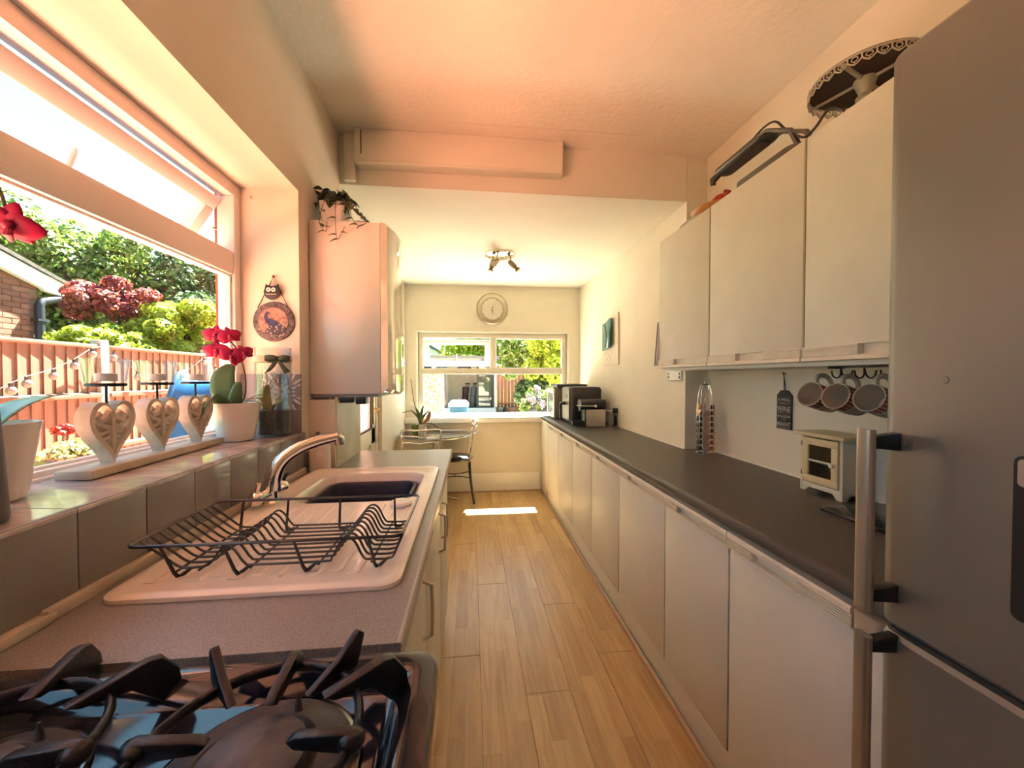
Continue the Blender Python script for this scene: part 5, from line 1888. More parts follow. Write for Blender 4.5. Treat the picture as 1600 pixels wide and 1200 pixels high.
t = thing('air_fryer', 'large dark air fryer between the coffee machine and the mini oven', 'air fryer', (1.05, 3.63, RZW))
m = MB()
def arr(ins_, z):
    return [(x, y, z) for x, y in rrect(0.915 + ins_, 3.46 + ins_, 1.215 - ins_, 3.78 - ins_, 0.035, 5)]
m.loft([arr(0.02, z0), arr(0.0, z0 + 0.03), arr(0.0, z0 + 0.32), arr(0.012, z0 + 0.342)])
bdy = obj('body', m, CHAR, t, ang=40)
m = MB()
m.loft([[(x, y, z) for y, z in rrect(3.49, z0 + 0.03, 3.75, z0 + 0.335, 0.02, 4)] for x in (0.905, 0.92)])
fr_ = obj('basket_front', m, mat('fryer_bronze', (0.22, 0.18, 0.14), 0.3, metal=0.5), t)
m = MB()
m.tube([(0.908, 3.62, z0 + 0.185), (0.865, 3.62, z0 + 0.185), (0.855, 3.62, z0 + 0.16), (0.862, 3.62, z0 + 0.03)], [0.016, 0.017, 0.017, 0.013], 10)
obj('basket_handle', m, BLACKM, fr_)
m = MB()
m.box(0.903, 3.55, z0 + 0.235, 0.906, 3.62, z0 + 0.275)
obj('display', m, BLACKM, fr_, smooth=False)
m = MB()
m.lathe([(0.015, 0), (0.012, 0.003)], (0.98, 3.72, z0 + 0.3415), 10)
obj('vent_cap', m, BLACKM, t)

t = thing('mini_oven', 'silver-framed mini oven with a glass door by the far window', 'oven', (1.02, 4.07, RZW))
m = MB()
m.box(0.865, 3.885, z0 + 0.012, 1.235, 4.245, z0 + 0.315)
bo = obj('body', m, mat('oven_grey', (0.20, 0.19, 0.17), 0.35, metal=0.4), t, bevel=0.008)
m = MB()
frame_rect(m, 0.848, 0.866, 3.885, 4.245, z0 + 0.012, z0 + 0.315, 0.045)
do_ = obj('door_frame', m, mat('oven_front_white', (0.66, 0.63, 0.55), 0.3, metal=0.3), bo, bevel=0.003)
m = MB()
m.box(0.855, 3.928, z0 + 0.055, 0.860, 4.202, z0 + 0.272)
obj('door_glass', m, mat('oven_glass', (0.24, 0.26, 0.26), 0.08, col2=(0.10, 0.11, 0.12), vscale=12), do_, smooth=False)
m = MB()
m.box(0.88, 3.87, z0 + 0.330, 1.20, 4.20, z0 + 0.362)
m.box(0.90, 3.90, z0 + 0.314, 1.18, 4.17, z0 + 0.332)
obj('top_tray', m, CHAR, t, bevel=0.008)
for x in (0.90, 1.20):
    for y in (3.92, 4.21):
        m = MB()
        m.lathe([(0.014, 0), (0.012, 0.014)], (x, y, z0), 10)
        obj('foot', m, BLACKM, t)

t = thing('milk_frother', 'small glass and steel milk jug behind the coffee machine', 'jug', (1.215, 3.44, RZW))
m = MB()
m.lathe([(0.034, 0), (0.035, 0.01), (0.035, 0.10), (0.033, 0.10), (0.033, 0.012), (0.0, 0.010)], (1.245, 3.345, z0), 20, cap1=False)
obj('jug_wall', m, JARGLASS, t, ang=40)
m = MB()
m.lathe([(0.036, 0), (0.036, 0.030), (0.033, 0.034)], (1.245, 3.345, z0 + 0.100), 20)
obj('steel_lid', m, SILV, t)
m = MB()
m.lathe([(0.035, 0), (0.035, 0.010)], (1.245, 3.345, z0 + 0.0002), 20)
obj('steel_base', m, SILV, t)
t = thing('plug_adaptor', 'black plug with trailing flex in the white socket behind the coffee machine', 'plug', (1.27, 3.29, 0.93))
m = MB()
m.box(XR2 - 0.010, 3.20, 1.015, XR2 - 0.0005, 3.345, 1.095)
obj('face_plate', m, WHITE, t, bevel=0.002)
m = MB()
m.box(XR2 - 0.048, 3.235, 1.020, XR2 - 0.008, 3.280, 1.065)
obj('plug_top', m, BLACKM, t, bevel=0.006)
m = MB()
m.tube(spline([(XR2 - 0.035, 3.258, 1.02), (XR2 - 0.038, 3.255, 0.97), (XR2 - 0.03, 3.26, 0.925), (XR2 - 0.02, 3.30, 0.908), (1.235, 3.40, 0.906), (1.19, 3.40, 0.92)], 5), 0.005, 6)
m.tube([(XR2 - 0.03, 3.25, 0.912), (XR2 - 0.028, 3.252, 1.0)], [0.016, 0.012], 8)
obj('flex', m, BLACKM, t)

# ---- calendar
t = thing('calendar', 'wall calendar with a teal picture page on the right wall', 'calendar', (XR2 - 0.01, 3.44, 1.44))
m = MB()
m.prism([(3.235, 1.445), (3.62, 1.445), (3.62, 1.865), (3.245, 1.905)], lambda a, b, d: (XR2 - d, a, b), 0.0005, 0.014)
cb = obj('pages', m, mat('paper', (0.78, 0.72, 0.60), 0.7), t, smooth=False)
m = MB()
def tl(y, z, d):
    return (XR2 - d, y, z)
m.sheet([[tl(3.635, 1.59, 0.016), tl(3.635, 1.845, 0.016)], [tl(3.50, 1.59, 0.030), tl(3.50, 1.85, 0.026)], [tl(3.38, 1.60, 0.060), tl(3.38, 1.865, 0.045)], [tl(3.33, 1.60, 0.055), tl(3.33, 1.865, 0.040)]])
tp = solid(obj('picture_page', m, mat('teal_print', (0.035, 0.20, 0.20), 0.4, col2=(0.06, 0.27, 0.26), vscale=5), cb), 0.002)
m = MB()
pts = [(3.54, 1.82, 0.030), (3.51, 1.79, 0.034), (3.50, 1.75, 0.036), (3.47, 1.70, 0.042), (3.45, 1.65, 0.048), (3.46, 1.61, 0.046)]
m.tube([tl(*p) for p in pts], [0.010, 0.016, 0.014, 0.006, 0.005, 0.006], 6, sy=0.3)
obj('pale_figure', m, mat('print_pale', (0.70, 0.62, 0.58), 0.6), tp)
m = MB()
m.tube(spline([tl(3.60, 1.545, 0.0145), tl(3.52, 1.56, 0.0145), tl(3.44, 1.52, 0.0145), tl(3.42, 1.49, 0.0145)], 4), 0.0015, 5)
m.tube(spline([tl(3.54, 1.54, 0.0145), tl(3.49, 1.50, 0.0145), tl(3.46, 1.48, 0.0145)], 4), 0.0015, 5)
obj('sketch_line', m, mat('pencil_grey', (0.38, 0.34, 0.28), 0.8), cb)
# ================================================================== DINING END
# ---- clock
t = thing('wall_clock', 'round brushed metal wall clock above the far window', 'clock', (0.246, YF, 1.94))
ccx, ccz = 0.246, 2.124
BRONZ = mat('clock_metal', (0.50, 0.44, 0.33), 0.35, metal=0.8)
m = MB()
m.lathe([(0.182, 0), (0.182, 0.012), (0.170, 0.030), (0.128, 0.034), (0.124, 0.022)], (ccx, YF - 0.0005, ccz), 48, (0, -1, 0))
cr = obj('case_ring', m, BRONZ, t, ang=30)
m = MB()
m.lathe([(0.128, 0), (0.127, 0.003)], (ccx, YF - 0.020, ccz), 48, (0, -1, 0))
fcx = obj('dial', m, mat('clock_dial', (0.72, 0.68, 0.58), 0.4, metal=0.2, var=0.05, vscale=6), t, smooth=False)
HANDM = mat('clock_hand', (0.16, 0.14, 0.10), 0.4, metal=0.5)
def hand(nm, deg, ln, w, mt_, back=0.02):
    m = MB()
    a = R(90 - deg)
    d = Vector((math.cos(a), 0, math.sin(a)))
    s = Vector((-d.z, 0, d.x))
    c = Vector((ccx, YF - 0.026, ccz))
    q = [c - d * back - s * w, c - d * back + s * w, c + d * ln + s * w * 0.4, c + d * ln - s * w * 0.4]
    m.add([tuple(p) for p in q] + [tuple(p + Vector((0, -0.002, 0))) for p in q], [(0, 1, 2, 3), (7, 6, 5, 4), (0, 4, 5, 1), (1, 5, 6, 2), (2, 6, 7, 3), (3, 7, 4, 0)])
    obj(nm, m, mt_, fcx, smooth=False)
hand('hour_hand', 176, 0.062, 0.006, HANDM)
hand('minute_hand', 312, 0.105, 0.0045, mat('pale_hand', (0.80, 0.76, 0.66), 0.4))
hand('second_hand', 30, 0.10, 0.0018, HANDM, 0.03)
for k in range(12):
    m = MB()
    a = PI / 6 * k
    m.box(-0.0015, YF - 0.0245, 0.104, 0.0015, YF - 0.0230, 0.120)
    mm = MB()
    mm.add([(ccx + p[0] * math.cos(a) + p[2] * math.sin(a), p[1], ccz - p[0] * math.sin(a) + p[2] * math.cos(a)) for p in m.v], m.f)
    obj('hour_mark', mm, HANDM, fcx, smooth=False)

# ---- ceiling spotlights
t = thing('ceiling_spotlight', 'round chrome ceiling fitting with three small spotlights', 'light', (0.248, 3.30, 2.24))
m = MB()
m.lathe([(0.020, -0.030), (0.10, -0.026), (0.130, -0.014), (0.132, -0.0005)], (0.248, 3.30, ZC2), 36)
obj('ceiling_plate', m, mat('polished_brass_chrome', (0.80, 0.74, 0.58), 0.12, metal=1), t, ang=40)
SPOT = mat('spot_bronze', (0.34, 0.27, 0.17), 0.3, metal=0.8)
for (ax, ay, dx, dy, dz) in ((-0.065, -0.03, -0.25, -0.2, -0.95), (-0.03, -0.075, -0.35, -0.75, -0.55), (0.085, -0.02, 0.70, -0.1, -0.70)):
    p0 = Vector((0.248 + ax, 3.30 + ay, ZC2 - 0.02))
    p1 = p0 + Vector((0.004, 0, -0.055))
    m = MB()
    m.tube([tuple(p0), tuple(p0 + Vector((0.006, 0, -0.02))), tuple(p1)], 0.0055, 8)
    arm = obj('arm', m, SPOT, t)
    d = Vector((dx, dy, dz)).normalized()
    m = MB()
    m.lathe([(0.010, -0.03), (0.019, -0.018), (0.023, 0.010), (0.021, 0.045), (0.014, 0.056), (0.026, 0.080), (0.024, 0.084)], tuple(p1 + d * 0.01), 16, tuple(d))
    sp_ = obj('spot_head', m, SPOT, arm, ang=40)
    m = MB()
    m.lathe([(0.0235, 0.083), (0.0225, 0.087)], tuple(p1 + d * 0.01), 16, tuple(d))
    obj('lens', m, mat('spot_lens', (0.70, 0.62, 0.50), 0.25), sp_)

# ---- round table
TC = Vector((-0.372, 4.055, 0))
t = thing('bistro_table', 'round black-topped table with chrome legs in the far corner', 'table', tuple(TC))
m = MB()
m.lathe([(0.350, 0.728), (0.366, 0.732), (0.370, 0.741), (0.364, 0.750), (0.0, 0.7505)], tuple(TC), 56, cap1=False)
obj('tabletop', m, mat('table_black_gloss', (0.03, 0.03, 0.032), 0.12, coat=0.5), t, ang=40)
m = MB()
m.tube([tuple(TC + Vector((0.3665 * math.cos(2 * PI * k / 48), 0.3665 * math.sin(2 * PI * k / 48), 0.738))) for k in range(48)], 0.006, 6, closed=True)
obj('edge_band', m, STEEL, t)
for k in range(3):
    a = R(30 + 120 * k)
    m = MB()
    c = TC + Vector((0.03 * math.cos(a), 0.03 * math.sin(a), 0))
    m.tube(spline([tuple(c + Vector((0, 0, 0.728))), tuple(c + Vector((0, 0, 0.40))), tuple(c + Vector((0.02 * math.cos(a), 0.02 * math.sin(a), 0.12))), tuple(c + Vector((0.22 * math.cos(a), 0.22 * math.sin(a), 0.014)))], 5), 0.013, 8)
    obj('leg', m, CHROME, t)

# ---- chairs
def make_chair():
    t = thing('bistro_chair', '', 'chair', (0, 0, 0), 'bistro chairs at the round table')
    m = MB()
    m.lathe([(0.165, 0.448), (0.192, 0.452), (0.196, 0.466), (0.185, 0.480), (0.10, 0.486), (0.0, 0.487)], (0, 0, 0), 32, cap1=False)
    obj('seat', m, mat('chair_black_vinyl', (0.022, 0.022, 0.024), 0.3), t, ang=50)
    BL = mat('chair_black_leg', (0.018, 0.016, 0.016), 0.35)
    for sx in (-1, 1):
        m = MB()
        m.tube(spline([(sx * 0.145, -0.155, 0.455), (sx * 0.150, -0.165, 0.25), (sx * 0.165, -0.200, 0.0)], 5), [0.0125] * 10 + [0.014], 8)
        obj('leg', m, BL, t)
        m = MB()
        m.tube(spline([(sx * 0.125, 0.130, 0.455), (sx * 0.135, 0.150, 0.25), (sx * 0.150, 0.175, 0.0)], 5), [0.0125] * 10 + [0.014], 8)
        obj('leg', m, BL, t)
    m = MB()
    m.tube(spline([(-0.146, -0.160, 0.27), (-0.06, -0.05, 0.27), (-0.06, 0.05, 0.27), (-0.138, 0.148, 0.27)], 5), 0.005, 6)
    m.tube(spline([(0.146, -0.160, 0.27), (0.06, -0.05, 0.27), (0.06, 0.05, 0.27), (0.138, 0.148, 0.27)], 5), 0.005, 6)
    m.tube([(-0.068, 0, 0.27), (0.068, 0, 0.27)], 0.006, 6)
    obj('stretcher', m, BL, t)
    m = MB()
    m.tube(spline([(-0.150, -0.150, 0.44), (-0.160, -0.165, 0.56), (-0.172, -0.190, 0.74), (-0.180, -0.205, 0.835), (-0.160, -0.212, 0.856), (-0.08, -0.235, 0.858), (0, -0.245, 0.856), (0.08, -0.235, 0.858), (0.160, -0.212, 0.856), (0.180, -0.205, 0.835), (0.172, -0.190, 0.74), (0.160, -0.165, 0.56), (0.150, -0.150, 0.44)], 4), 0.0095, 8)
    fr = obj('back_frame', m, CHROME, t)
    for z in (0.800, 0.740):
        m = MB()
        m.tube(spline([(-0.168, -0.192, z - 0.030), (-0.155, -0.200, z - 0.002), (-0.10, -0.222, z + 0.004), (-0.02, -0.240, z), (0, -0.242, z - 0.006), (0.02, -0.240, z), (0.10, -0.222, z + 0.004), (0.155, -0.200, z - 0.002), (0.168, -0.192, z - 0.030)], 4), 0.0075, 8)
        obj('back_rail', m, CHROME, fr)
    return t
ch0 = make_chair()
CH[ch0] = kids(ch0)
for k_ in list(CH[ch0]):
    CH[k_] = kids(k_)
ch0.location = (-0.455, 3.740, 0)
ch0['label'] = 'chrome-backed bistro chair with its back to the sink worktop'
c2 = copy_tree(ch0, (-0.175, 4.200, 0), R(92))
c2['label'] = 'chrome-backed bistro chair with black seat, side-on against the far wall'

# ---- plant on the table
pc = Vector((-0.505, 3.935, 0.7512))
t = thing('potted_plant', 'fading orchid in a small white square pot on the round table', 'plant', tuple(pc))
m = MB()
m.loft([[(x, y, pc.z + z) for x, y in rrect(pc.x - w, pc.y - w, pc.x + w, pc.y + w, 0.012, 4)] for w, z in ((0.050, 0), (0.060, 0.115), (0.052, 0.115), (0.050, 0.10))])
obj('pot', m, CERAM, t)
GL = mat('table_leaf_green', (0.10, 0.17, 0.03), 0.4, var=0.25, vscale=14)
strap_leaf(t, [pc + Vector((-0.01, -0.02, 0.10)), pc + Vector((-0.04, -0.062, 0.11)), pc + Vector((-0.045, -0.075, 0.04)), pc + Vector((-0.03, -0.078, 0.0))], 0.065, GL, (1, 0.1, 0), 0.1)
for (dx, dy, h, w) in ((-0.03, 0.0, 0.20, 0.032), (0.02, -0.01, 0.22, 0.034), (0.05, 0.01, 0.16, 0.03), (-0.06, 0.01, 0.17, 0.03)):
    strap_leaf(t, [pc + Vector((0, 0, 0.10)), pc + Vector((dx * 0.5, dy, 0.10 + h * 0.5)), pc + Vector((dx * 1.6, dy - 0.01, 0.10 + h * 0.9))], w, GL, (0.8, 0.6, 0), 0.15)
strap_leaf(t, [pc + Vector((0.02, 0, 0.10)), pc + Vector((0.075, -0.01, 0.16)), pc + Vector((0.095, -0.01, 0.24))], 0.055, mat('amber_leaf', (0.50, 0.24, 0.05), 0.5), (0.8, 0.6, 0), 0.15)
for pts in ([(0, 0, 0.10), (-0.06, 0.0, 0.32), (-0.095, 0.0, 0.56)], [(-0.03, 0, 0.2), (-0.09, 0.0, 0.245), (-0.175, -0.01, 0.23)], [(0.03, 0, 0.11), (0.11, -0.02, 0.12), (0.20, -0.03, 0.05)], [(0.02, -0.02, 0.11), (0.07, -0.05, 0.10), (0.10, -0.06, 0.04)]):
    m = MB()
    m.tube(spline([pc + Vector(p) for p in pts], 5), 0.0038, 6)
    obj('stalk', m, mat('stalk_brown', (0.20, 0.16, 0.09), 0.7), t)
# ================================================================== OUTSIDE
OUTK = 0.24
def omat(name, col, *a, **k):
    if name in MATS:
        return MATS[name]
    if k.get('col2'):
        k['col2'] = tuple(c * OUTK for c in k['col2'])
    return mat(name, tuple(c * OUTK for c in col), *a, **k)
GZ = -0.15
# ---- ground
PATIO = mat('terracotta_patio', (0.74, 0.27, 0.17), 0.85, var=0.10, vscale=3)
m = MB()
m.box(-4.25, -7.0, GZ - 0.2, -1.01, 12.0, GZ)
struct(obj('patio_ground', m, PATIO, keep=True, smooth=False), 'terracotta patio between the kitchen and the fence', 'patio')
LAWN = omat('lawn', (0.12, 0.24, 0.05), 0.95, var=0.3, vscale=2)
m = MB()
m.box(-40, -20, GZ - 0.25, -4.25, 45, GZ - 0.02)
m.box(-4.25, 12.0, GZ - 0.25, 30, 45, GZ - 0.02)
struct(obj('lawn_ground', m, LAWN, keep=True, smooth=False), 'green lawn beyond the patio and the fences', 'lawn')
m = MB()
m.box(-1.01, YF + 0.28, GZ - 0.2, 10, 12.0, GZ)
struct(obj('paving_ground', m, mat('pale_paving', (0.70, 0.64, 0.52), 0.9, var=0.08, vscale=4), keep=True, smooth=False), 'pale paving behind the far window', 'paving')

# ---- fence: concrete posts, panels of boards
FX = -4.2
FENCEM = omat('fence_cedar', (0.43, 0.20, 0.105), 0.75, var=0.16, vscale=4, stretch=(6, 6, 0.7))
CONC = mat('concrete_post', (0.32, 0.28, 0.22), 0.9, var=0.12, vscale=20, bump=0.3)
posts = [3.085, 4.850, 6.615, 8.380]
plabs = ['concrete fence post at the cooker end of the fence', 'concrete fence post behind the first glass candle cup', 'concrete fence post beside the magenta orchid', 'concrete fence post farthest along the patio']
for y, lab in zip(posts, plabs):
    m = MB()
    m.box(FX - 0.055, y - 0.050, GZ - 0.1, FX + 0.055, y + 0.050, 1.755)
    tag(obj('fence_post', m, CONC, bevel=0.006), lab, 'post', 'concrete fence posts')
flabs = ['orange-brown board fence panel hung with string lights beside the brick house', 'orange-brown board fence panel behind the carved hearts', 'orange-brown board fence panel behind the orchid']
rnd = random.Random(8)
for i in range(3):
    y0, y1 = posts[i] + 0.052, posts[i + 1] - 0.052
    t = thing('garden_fence', flabs[i], 'fence', (FX, (y0 + y1) / 2, GZ), 'fence panels along the patio')
    n = 15
    w = (y1 - y0) / n
    for k in range(n):
        a = y0 + k * w
        m = MB()
        j = rnd.uniform(-0.003, 0.003)
        m.prism([(FX + 0.004 + j, a), (FX + 0.026 + j, a), (FX + 0.012 + j, a + w + 0.010), (FX + 0.000 + j, a + w + 0.010)], lambda p, q, d: (p, q, d), 0.16, 1.665)
        obj('board', m, FENCEM, t, smooth=False)
    for z in (1.10, 0.50):
        m = MB()
        m.prism([(FX + 0.02, z), (FX + 0.075, z + 0.012), (FX + 0.075, z + 0.05), (FX + 0.02, z + 0.065)], lambda p, q, d: (p, d, q), y0, y1)
        obj('rail', m, FENCEM, t, smooth=False)
    m = MB()
    m.box(FX - 0.02, y0, 1.655, FX + 0.045, y1, 1.700)
    obj('capping', m, FENCEM, t, bevel=0.006)
    m = MB()
    m.box(FX - 0.02, y0, GZ - 0.02, FX + 0.03, y1, 0.165)
    obj('gravel_board', m, FENCEM, t, smooth=False)

# ---- string lights
pts = [(3.75, 1.14), (3.892, 1.226), (4.017, 1.287), (4.248, 1.358), (4.451, 1.464), (4.642, 1.594), (4.850, 1.64), (4.885, 1.570), (5.205, 1.349), (5.52, 1.20), (5.841, 1.258), (6.10, 1.40), (6.401, 1.573), (6.615, 1.60), (6.66, 1.449), (6.95, 1.30)]
t = thing('string_lights', 'string of clear globe bulbs looped along the fence', 'string lights', (-4.10, 5.2, 1.14))
m = MB()
m.tube([(-4.10, y, z + 0.055) for y, z in pts], 0.004, 5)
obj('cable', m, BLACKM, t)
for (y, z) in [p for i, p in enumerate(pts) if i not in (0, 6, 9, 11, 13, 15)]:
    m = MB()
    m.lathe([(0.016, 0.0), (0.018, 0.01), (0.016, 0.034)], (-4.09, y, z + 0.022), 10)
    cp = obj('bulb_cap', m, BLACKM, t)
    m = MB()
    m.sphere((-4.09, y, z - 0.012), 0.036, 0.036, 0.040, 14, 9)
    obj('bulb', m, omat('bulb_glass', (0.86, 0.80, 0.72), 0.08, transl=0.4, coat=0.5), cp)

# ---- neighbour's brick house with white bargeboards and a downpipe
HX = -7.5
t = thing('brick_house', 'red brick house gable with white bargeboard behind the fence', 'house', (HX, 6.2, GZ))
MORT = omat('mortar', (0.8, 0.52, 0.4), 0.9)
m = MB()
def roofz(y):
    return 3.02 + (7.54 - y) * 0.34
m.prism([(4.4, GZ - 0.02), (7.54, GZ - 0.02), (7.54, roofz(7.54)), (4.4, roofz(4.4))], lambda a, b, d: (d, a, b), HX - 3.0, HX - 0.012)
wl_ = obj('gable_wall', m, MORT, t, smooth=False)
bmats = [omat('brick_a', (0.85, 0.36, 0.22), 0.85, var=0.15, vscale=12), omat('brick_b', (0.95, 0.44, 0.28), 0.85, var=0.15, vscale=12), omat('brick_c', (0.75, 0.30, 0.18), 0.85, var=0.15, vscale=12)]
bm_mesh = []
for k in range(3):
    m = MB()
    m.box(-0.012, -0.122, -0.040, 0.012, 0.122, 0.040)
    o = obj('brick', m, bmats[k], keep=True, smooth=False)
    bm_mesh.append(o.data)
    bpy.data.objects.remove(o, do_unlink=True)
nb = 0
off_ = ORG[t]
row = 0
z = 1.62
while z < 3.9:
    y = 7.54 - 0.122 - (0.127 if row % 2 else 0)
    while y > 5.7:
        if z + 0.05 < roofz(y) - 0.10:
            o = bpy.data.objects.new('brick', bm_mesh[rnd.randrange(3)])
            COL.objects.link(o)
            o.parent = wl_
            o.location = Vector((HX - 0.008 + rnd.uniform(-0.002, 0.003), y, z)) - off_
        y -= 0.254
    z += 0.091
    row += 1
m = MB()
m.prism([(7.90, roofz(7.90) + 0.16), (7.90, roofz(7.90) - 0.10), (7.60, roofz(7.60) - 0.16), (7.54, roofz(7.54) - 0.14), (4.2, roofz(4.2) - 0.14), (4.2, roofz(4.2) + 0.10), (7.60, roofz(7.60) + 0.12)], lambda a, b, d: (d, a, b), HX + 0.02, HX + 0.10)
obj('bargeboard', m, mat('bargeboard_white', (0.75, 0.75, 0.75), 0.4), t, smooth=False)
m = MB()
m.prism([(7.98, roofz(7.98) + 0.13), (7.98, roofz(7.98) + 0.19), (4.1, roofz(4.1) + 0.19), (4.1, roofz(4.1) + 0.11)], lambda a, b, d: (d, a, b), HX - 3.0, HX + 0.14)
obj('roof_edge', m, omat('roof_felt', (0.24, 0.21, 0.18), 0.9, var=0.3, vscale=14), t, smooth=False)
DPM = omat('downpipe_blue_black', (0.05, 0.075, 0.10), 0.4)
m = MB()
m.tube([(HX + 0.05, 7.96, 2.98), (HX + 0.05, 7.96, 2.84), (HX + 0.05, 7.86, 2.76), (HX + 0.06, 7.56, 2.66), (HX + 0.06, 7.52, 2.58), (HX + 0.06, 7.52, GZ)], 0.062, 10)
m.box(HX - 0.4, 7.90, 2.94, HX + 0.10, 8.04, 3.02)
obj('downpipe', m, DPM, t, ang=50)
m = MB()
m.box(HX, 7.43, 2.30, HX + 0.13, 7.61, 2.34)
obj('pipe_clip', m, DPM, t, smooth=False)

# ---- foliage: thousands of small leaves in lumpy clumps
def leaves(name, parent, c, rad, n, size, mt_, seed, lumps=26, lump=0.30, flat=0.0):
    rg = np.random.default_rng(seed)
    u = rg.normal(size=(lumps, 3))
    u /= np.linalg.norm(u, axis=1)[:, None]
    u[:, 2] = np.where(u[:, 2] < -0.5, -u[:, 2], u[:, 2])
    rr = rg.uniform(0.35, 0.88, lumps)[:, None]
    cen = u * rr
    k = rg.integers(0, lumps, n)
    d = rg.normal(size=(n, 3))
    d /= np.linalg.norm(d, axis=1)[:, None]
    p = cen[k] + d * (lump * rg.uniform(0.4, 1.0, n) ** 0.5)[:, None]
    p = p * np.array(rad) + np.array(c)
    nrm_ = d + rg.normal(scale=0.55, size=(n, 3)) + np.array([0, 0, 0.35])
    nrm_ /= np.linalg.norm(nrm_, axis=1)[:, None]
    a = np.cross(nrm_, rg.normal(size=(n, 3)))
    a /= np.linalg.norm(a, axis=1)[:, None]
    b = np.cross(nrm_, a)
    s = size * rg.uniform(0.6, 1.3, n)[:, None]
    v = np.empty((n, 4, 3))
    v[:, 0] = p - a * s
    v[:, 1] = p - b * s * 0.55 + nrm_ * s * 0.12
    v[:, 2] = p + a * s
    v[:, 3] = p + b * s * 0.55 + nrm_ * s * 0.12
    off = ORG.get(parent, Vector((0, 0, 0)))
    v = v.reshape(-1, 3) - np.array(off)
    me = bpy.data.meshes.new(name)
    me.vertices.add(n * 4)
    me.vertices.foreach_set('co', v.ravel())
    me.loops.add(n * 4)
    me.loops.foreach_set('vertex_index', np.arange(n * 4))
    me.polygons.add(n)
    me.polygons.foreach_set('loop_start', np.arange(n) * 4)
    me.polygons.foreach_set('loop_total', np.full(n, 4))
    me.materials.append(mt_)
    me.update()
    me.validate()
    o = bpy.data.objects.new(name, me)
    COL.objects.link(o)
    o.parent = parent
    o['kind'] = 'stuff'
    return o
LEAFK = 0.58
def lmat(name, col, *a, **k):
    return mat(name, tuple(min(0.9, c * LEAFK) for c in col), *a, **k)
LM = {'mid': lmat('leaves_mid', (0.20, 0.30, 0.05), 0.5, island=0.45, transl=0.35),
      'dark': lmat('leaves_dark', (0.075, 0.15, 0.04), 0.5, island=0.45, transl=0.3),
      'lime': lmat('leaves_lime', (0.52, 0.62, 0.04), 0.5, island=0.4, transl=0.4),
      'grey': lmat('leaves_greygreen', (0.17, 0.22, 0.12), 0.6, island=0.35, transl=0.3),
      'red': lmat('leaves_acer', (0.30, 0.035, 0.03), 0.5, island=0.5, transl=0.3),
      'lilac': lmat('petals_lilac', (0.30, 0.25, 0.30), 0.6, island=0.25, transl=0.3),
      'yellow': lmat('leaves_variegated', (0.52, 0.50, 0.18), 0.5, island=0.4, transl=0.35)}
BARKT = omat('tree_bark', (0.12, 0.09, 0.06), 0.9, var=0.3, vscale=10)
def tree(name, lab, cat, c, rad, n, size, mk, seed, group=None, trunk=0.09, lumps=26, lump=0.30):
    t = thing(name, lab, cat, (c[0], c[1], GZ - 0.02), group)
    m = MB()
    base = Vector((c[0], c[1], GZ - 0.03))
    top = Vector((c[0], c[1], c[2] + rad[2] * 0.3))
    m.tube([tuple(base), tuple(base.lerp(top, 0.5) + Vector((0.05, 0.05, 0))), tuple(top)], [trunk, trunk * 0.7, trunk * 0.25], 8)
    rg = random.Random(seed)
    for k in range(6):
        s = base.lerp(top, 0.45 + 0.08 * k)
        a = rg.uniform(0, 2 * PI)
        e = Vector((c[0] + rad[0] * 0.6 * math.cos(a), c[1] + rad[1] * 0.6 * math.sin(a), c[2] + rad[2] * rg.uniform(-0.3, 0.6)))
        m.tube([tuple(s), tuple(s.lerp(e, 0.5) + Vector((0, 0, 0.05))), tuple(e)], [trunk * 0.4, trunk * 0.25, trunk * 0.08], 6)
    obj('trunk', m, BARKT, t)
    leaves('foliage', t, c, rad, n, size, LM[mk], seed, lumps, lump)
    return t
tree('tree', 'broad mid-green tree standing behind the brick house roof', 'tree', (-11.3, 9.6, 3.1), (2.4, 2.4, 2.75), 34000, 0.068, 'mid', 1, 'garden trees beyond the fence', 0.16, 60, 0.24)
tree('tree', 'tall mid-green tree behind the red-leaved acer', 'tree', (-9.6, 10.6, 3.0), (2.1, 2.1, 2.45), 34000, 0.068, 'mid', 2, 'garden trees beyond the fence', 0.16, 60, 0.24)
tree('tree', 'dark green tree behind the lime shrub', 'tree', (-8.3, 12.2, 2.8), (2.0, 2.0, 2.35), 30000, 0.068, 'dark', 3, 'garden trees beyond the fence', 0.15, 55, 0.24)
tree('tree', 'tall hazy grey-green tree far off beyond the window jamb', 'tree', (-9.2, 18.2, 3.9), (2.2, 2.2, 3.4), 20000, 0.085, 'grey', 4, 'garden trees beyond the fence', 0.16, 45, 0.26)
tree('tree', 'dark green tree at the left edge behind the house', 'tree', (-13.6, 9.2, 3.6), (2.6, 2.4, 3.0), 24000, 0.078, 'dark', 5, 'garden trees beyond the fence', 0.18, 55, 0.25)  # crown uses the dark green leaf colour
tree('tree', 'low dark tree filling the gap right of the lime shrub', 'tree', (-7.2, 14.5, 2.2), (2.4, 2.2, 2.2), 22000, 0.080, 'grey', 6, 'garden trees beyond the fence', 0.15, 45, 0.26)
tree('acer', 'small red-leaved acer beyond the fence', 'tree', (-5.75, 6.95, 2.50), (0.62, 0.72, 0.42), 9000, 0.040, 'red', 7, None, 0.045, 34, 0.28)
tree('shrub', 'large lime-green shrub growing above the fence', 'shrub', (-5.15, 7.55, 2.02), (0.95, 0.90, 0.74), 22000, 0.040, 'lime', 8, 'shrubs beyond the fence', 0.06, 60, 0.22)
tree('shrub', 'low lime-green shrub between the acer and the downpipe', 'shrub', (-5.55, 6.35, 1.72), (0.62, 0.70, 0.42), 11000, 0.038, 'lime', 9, 'shrubs beyond the fence', 0.05, 40, 0.25)
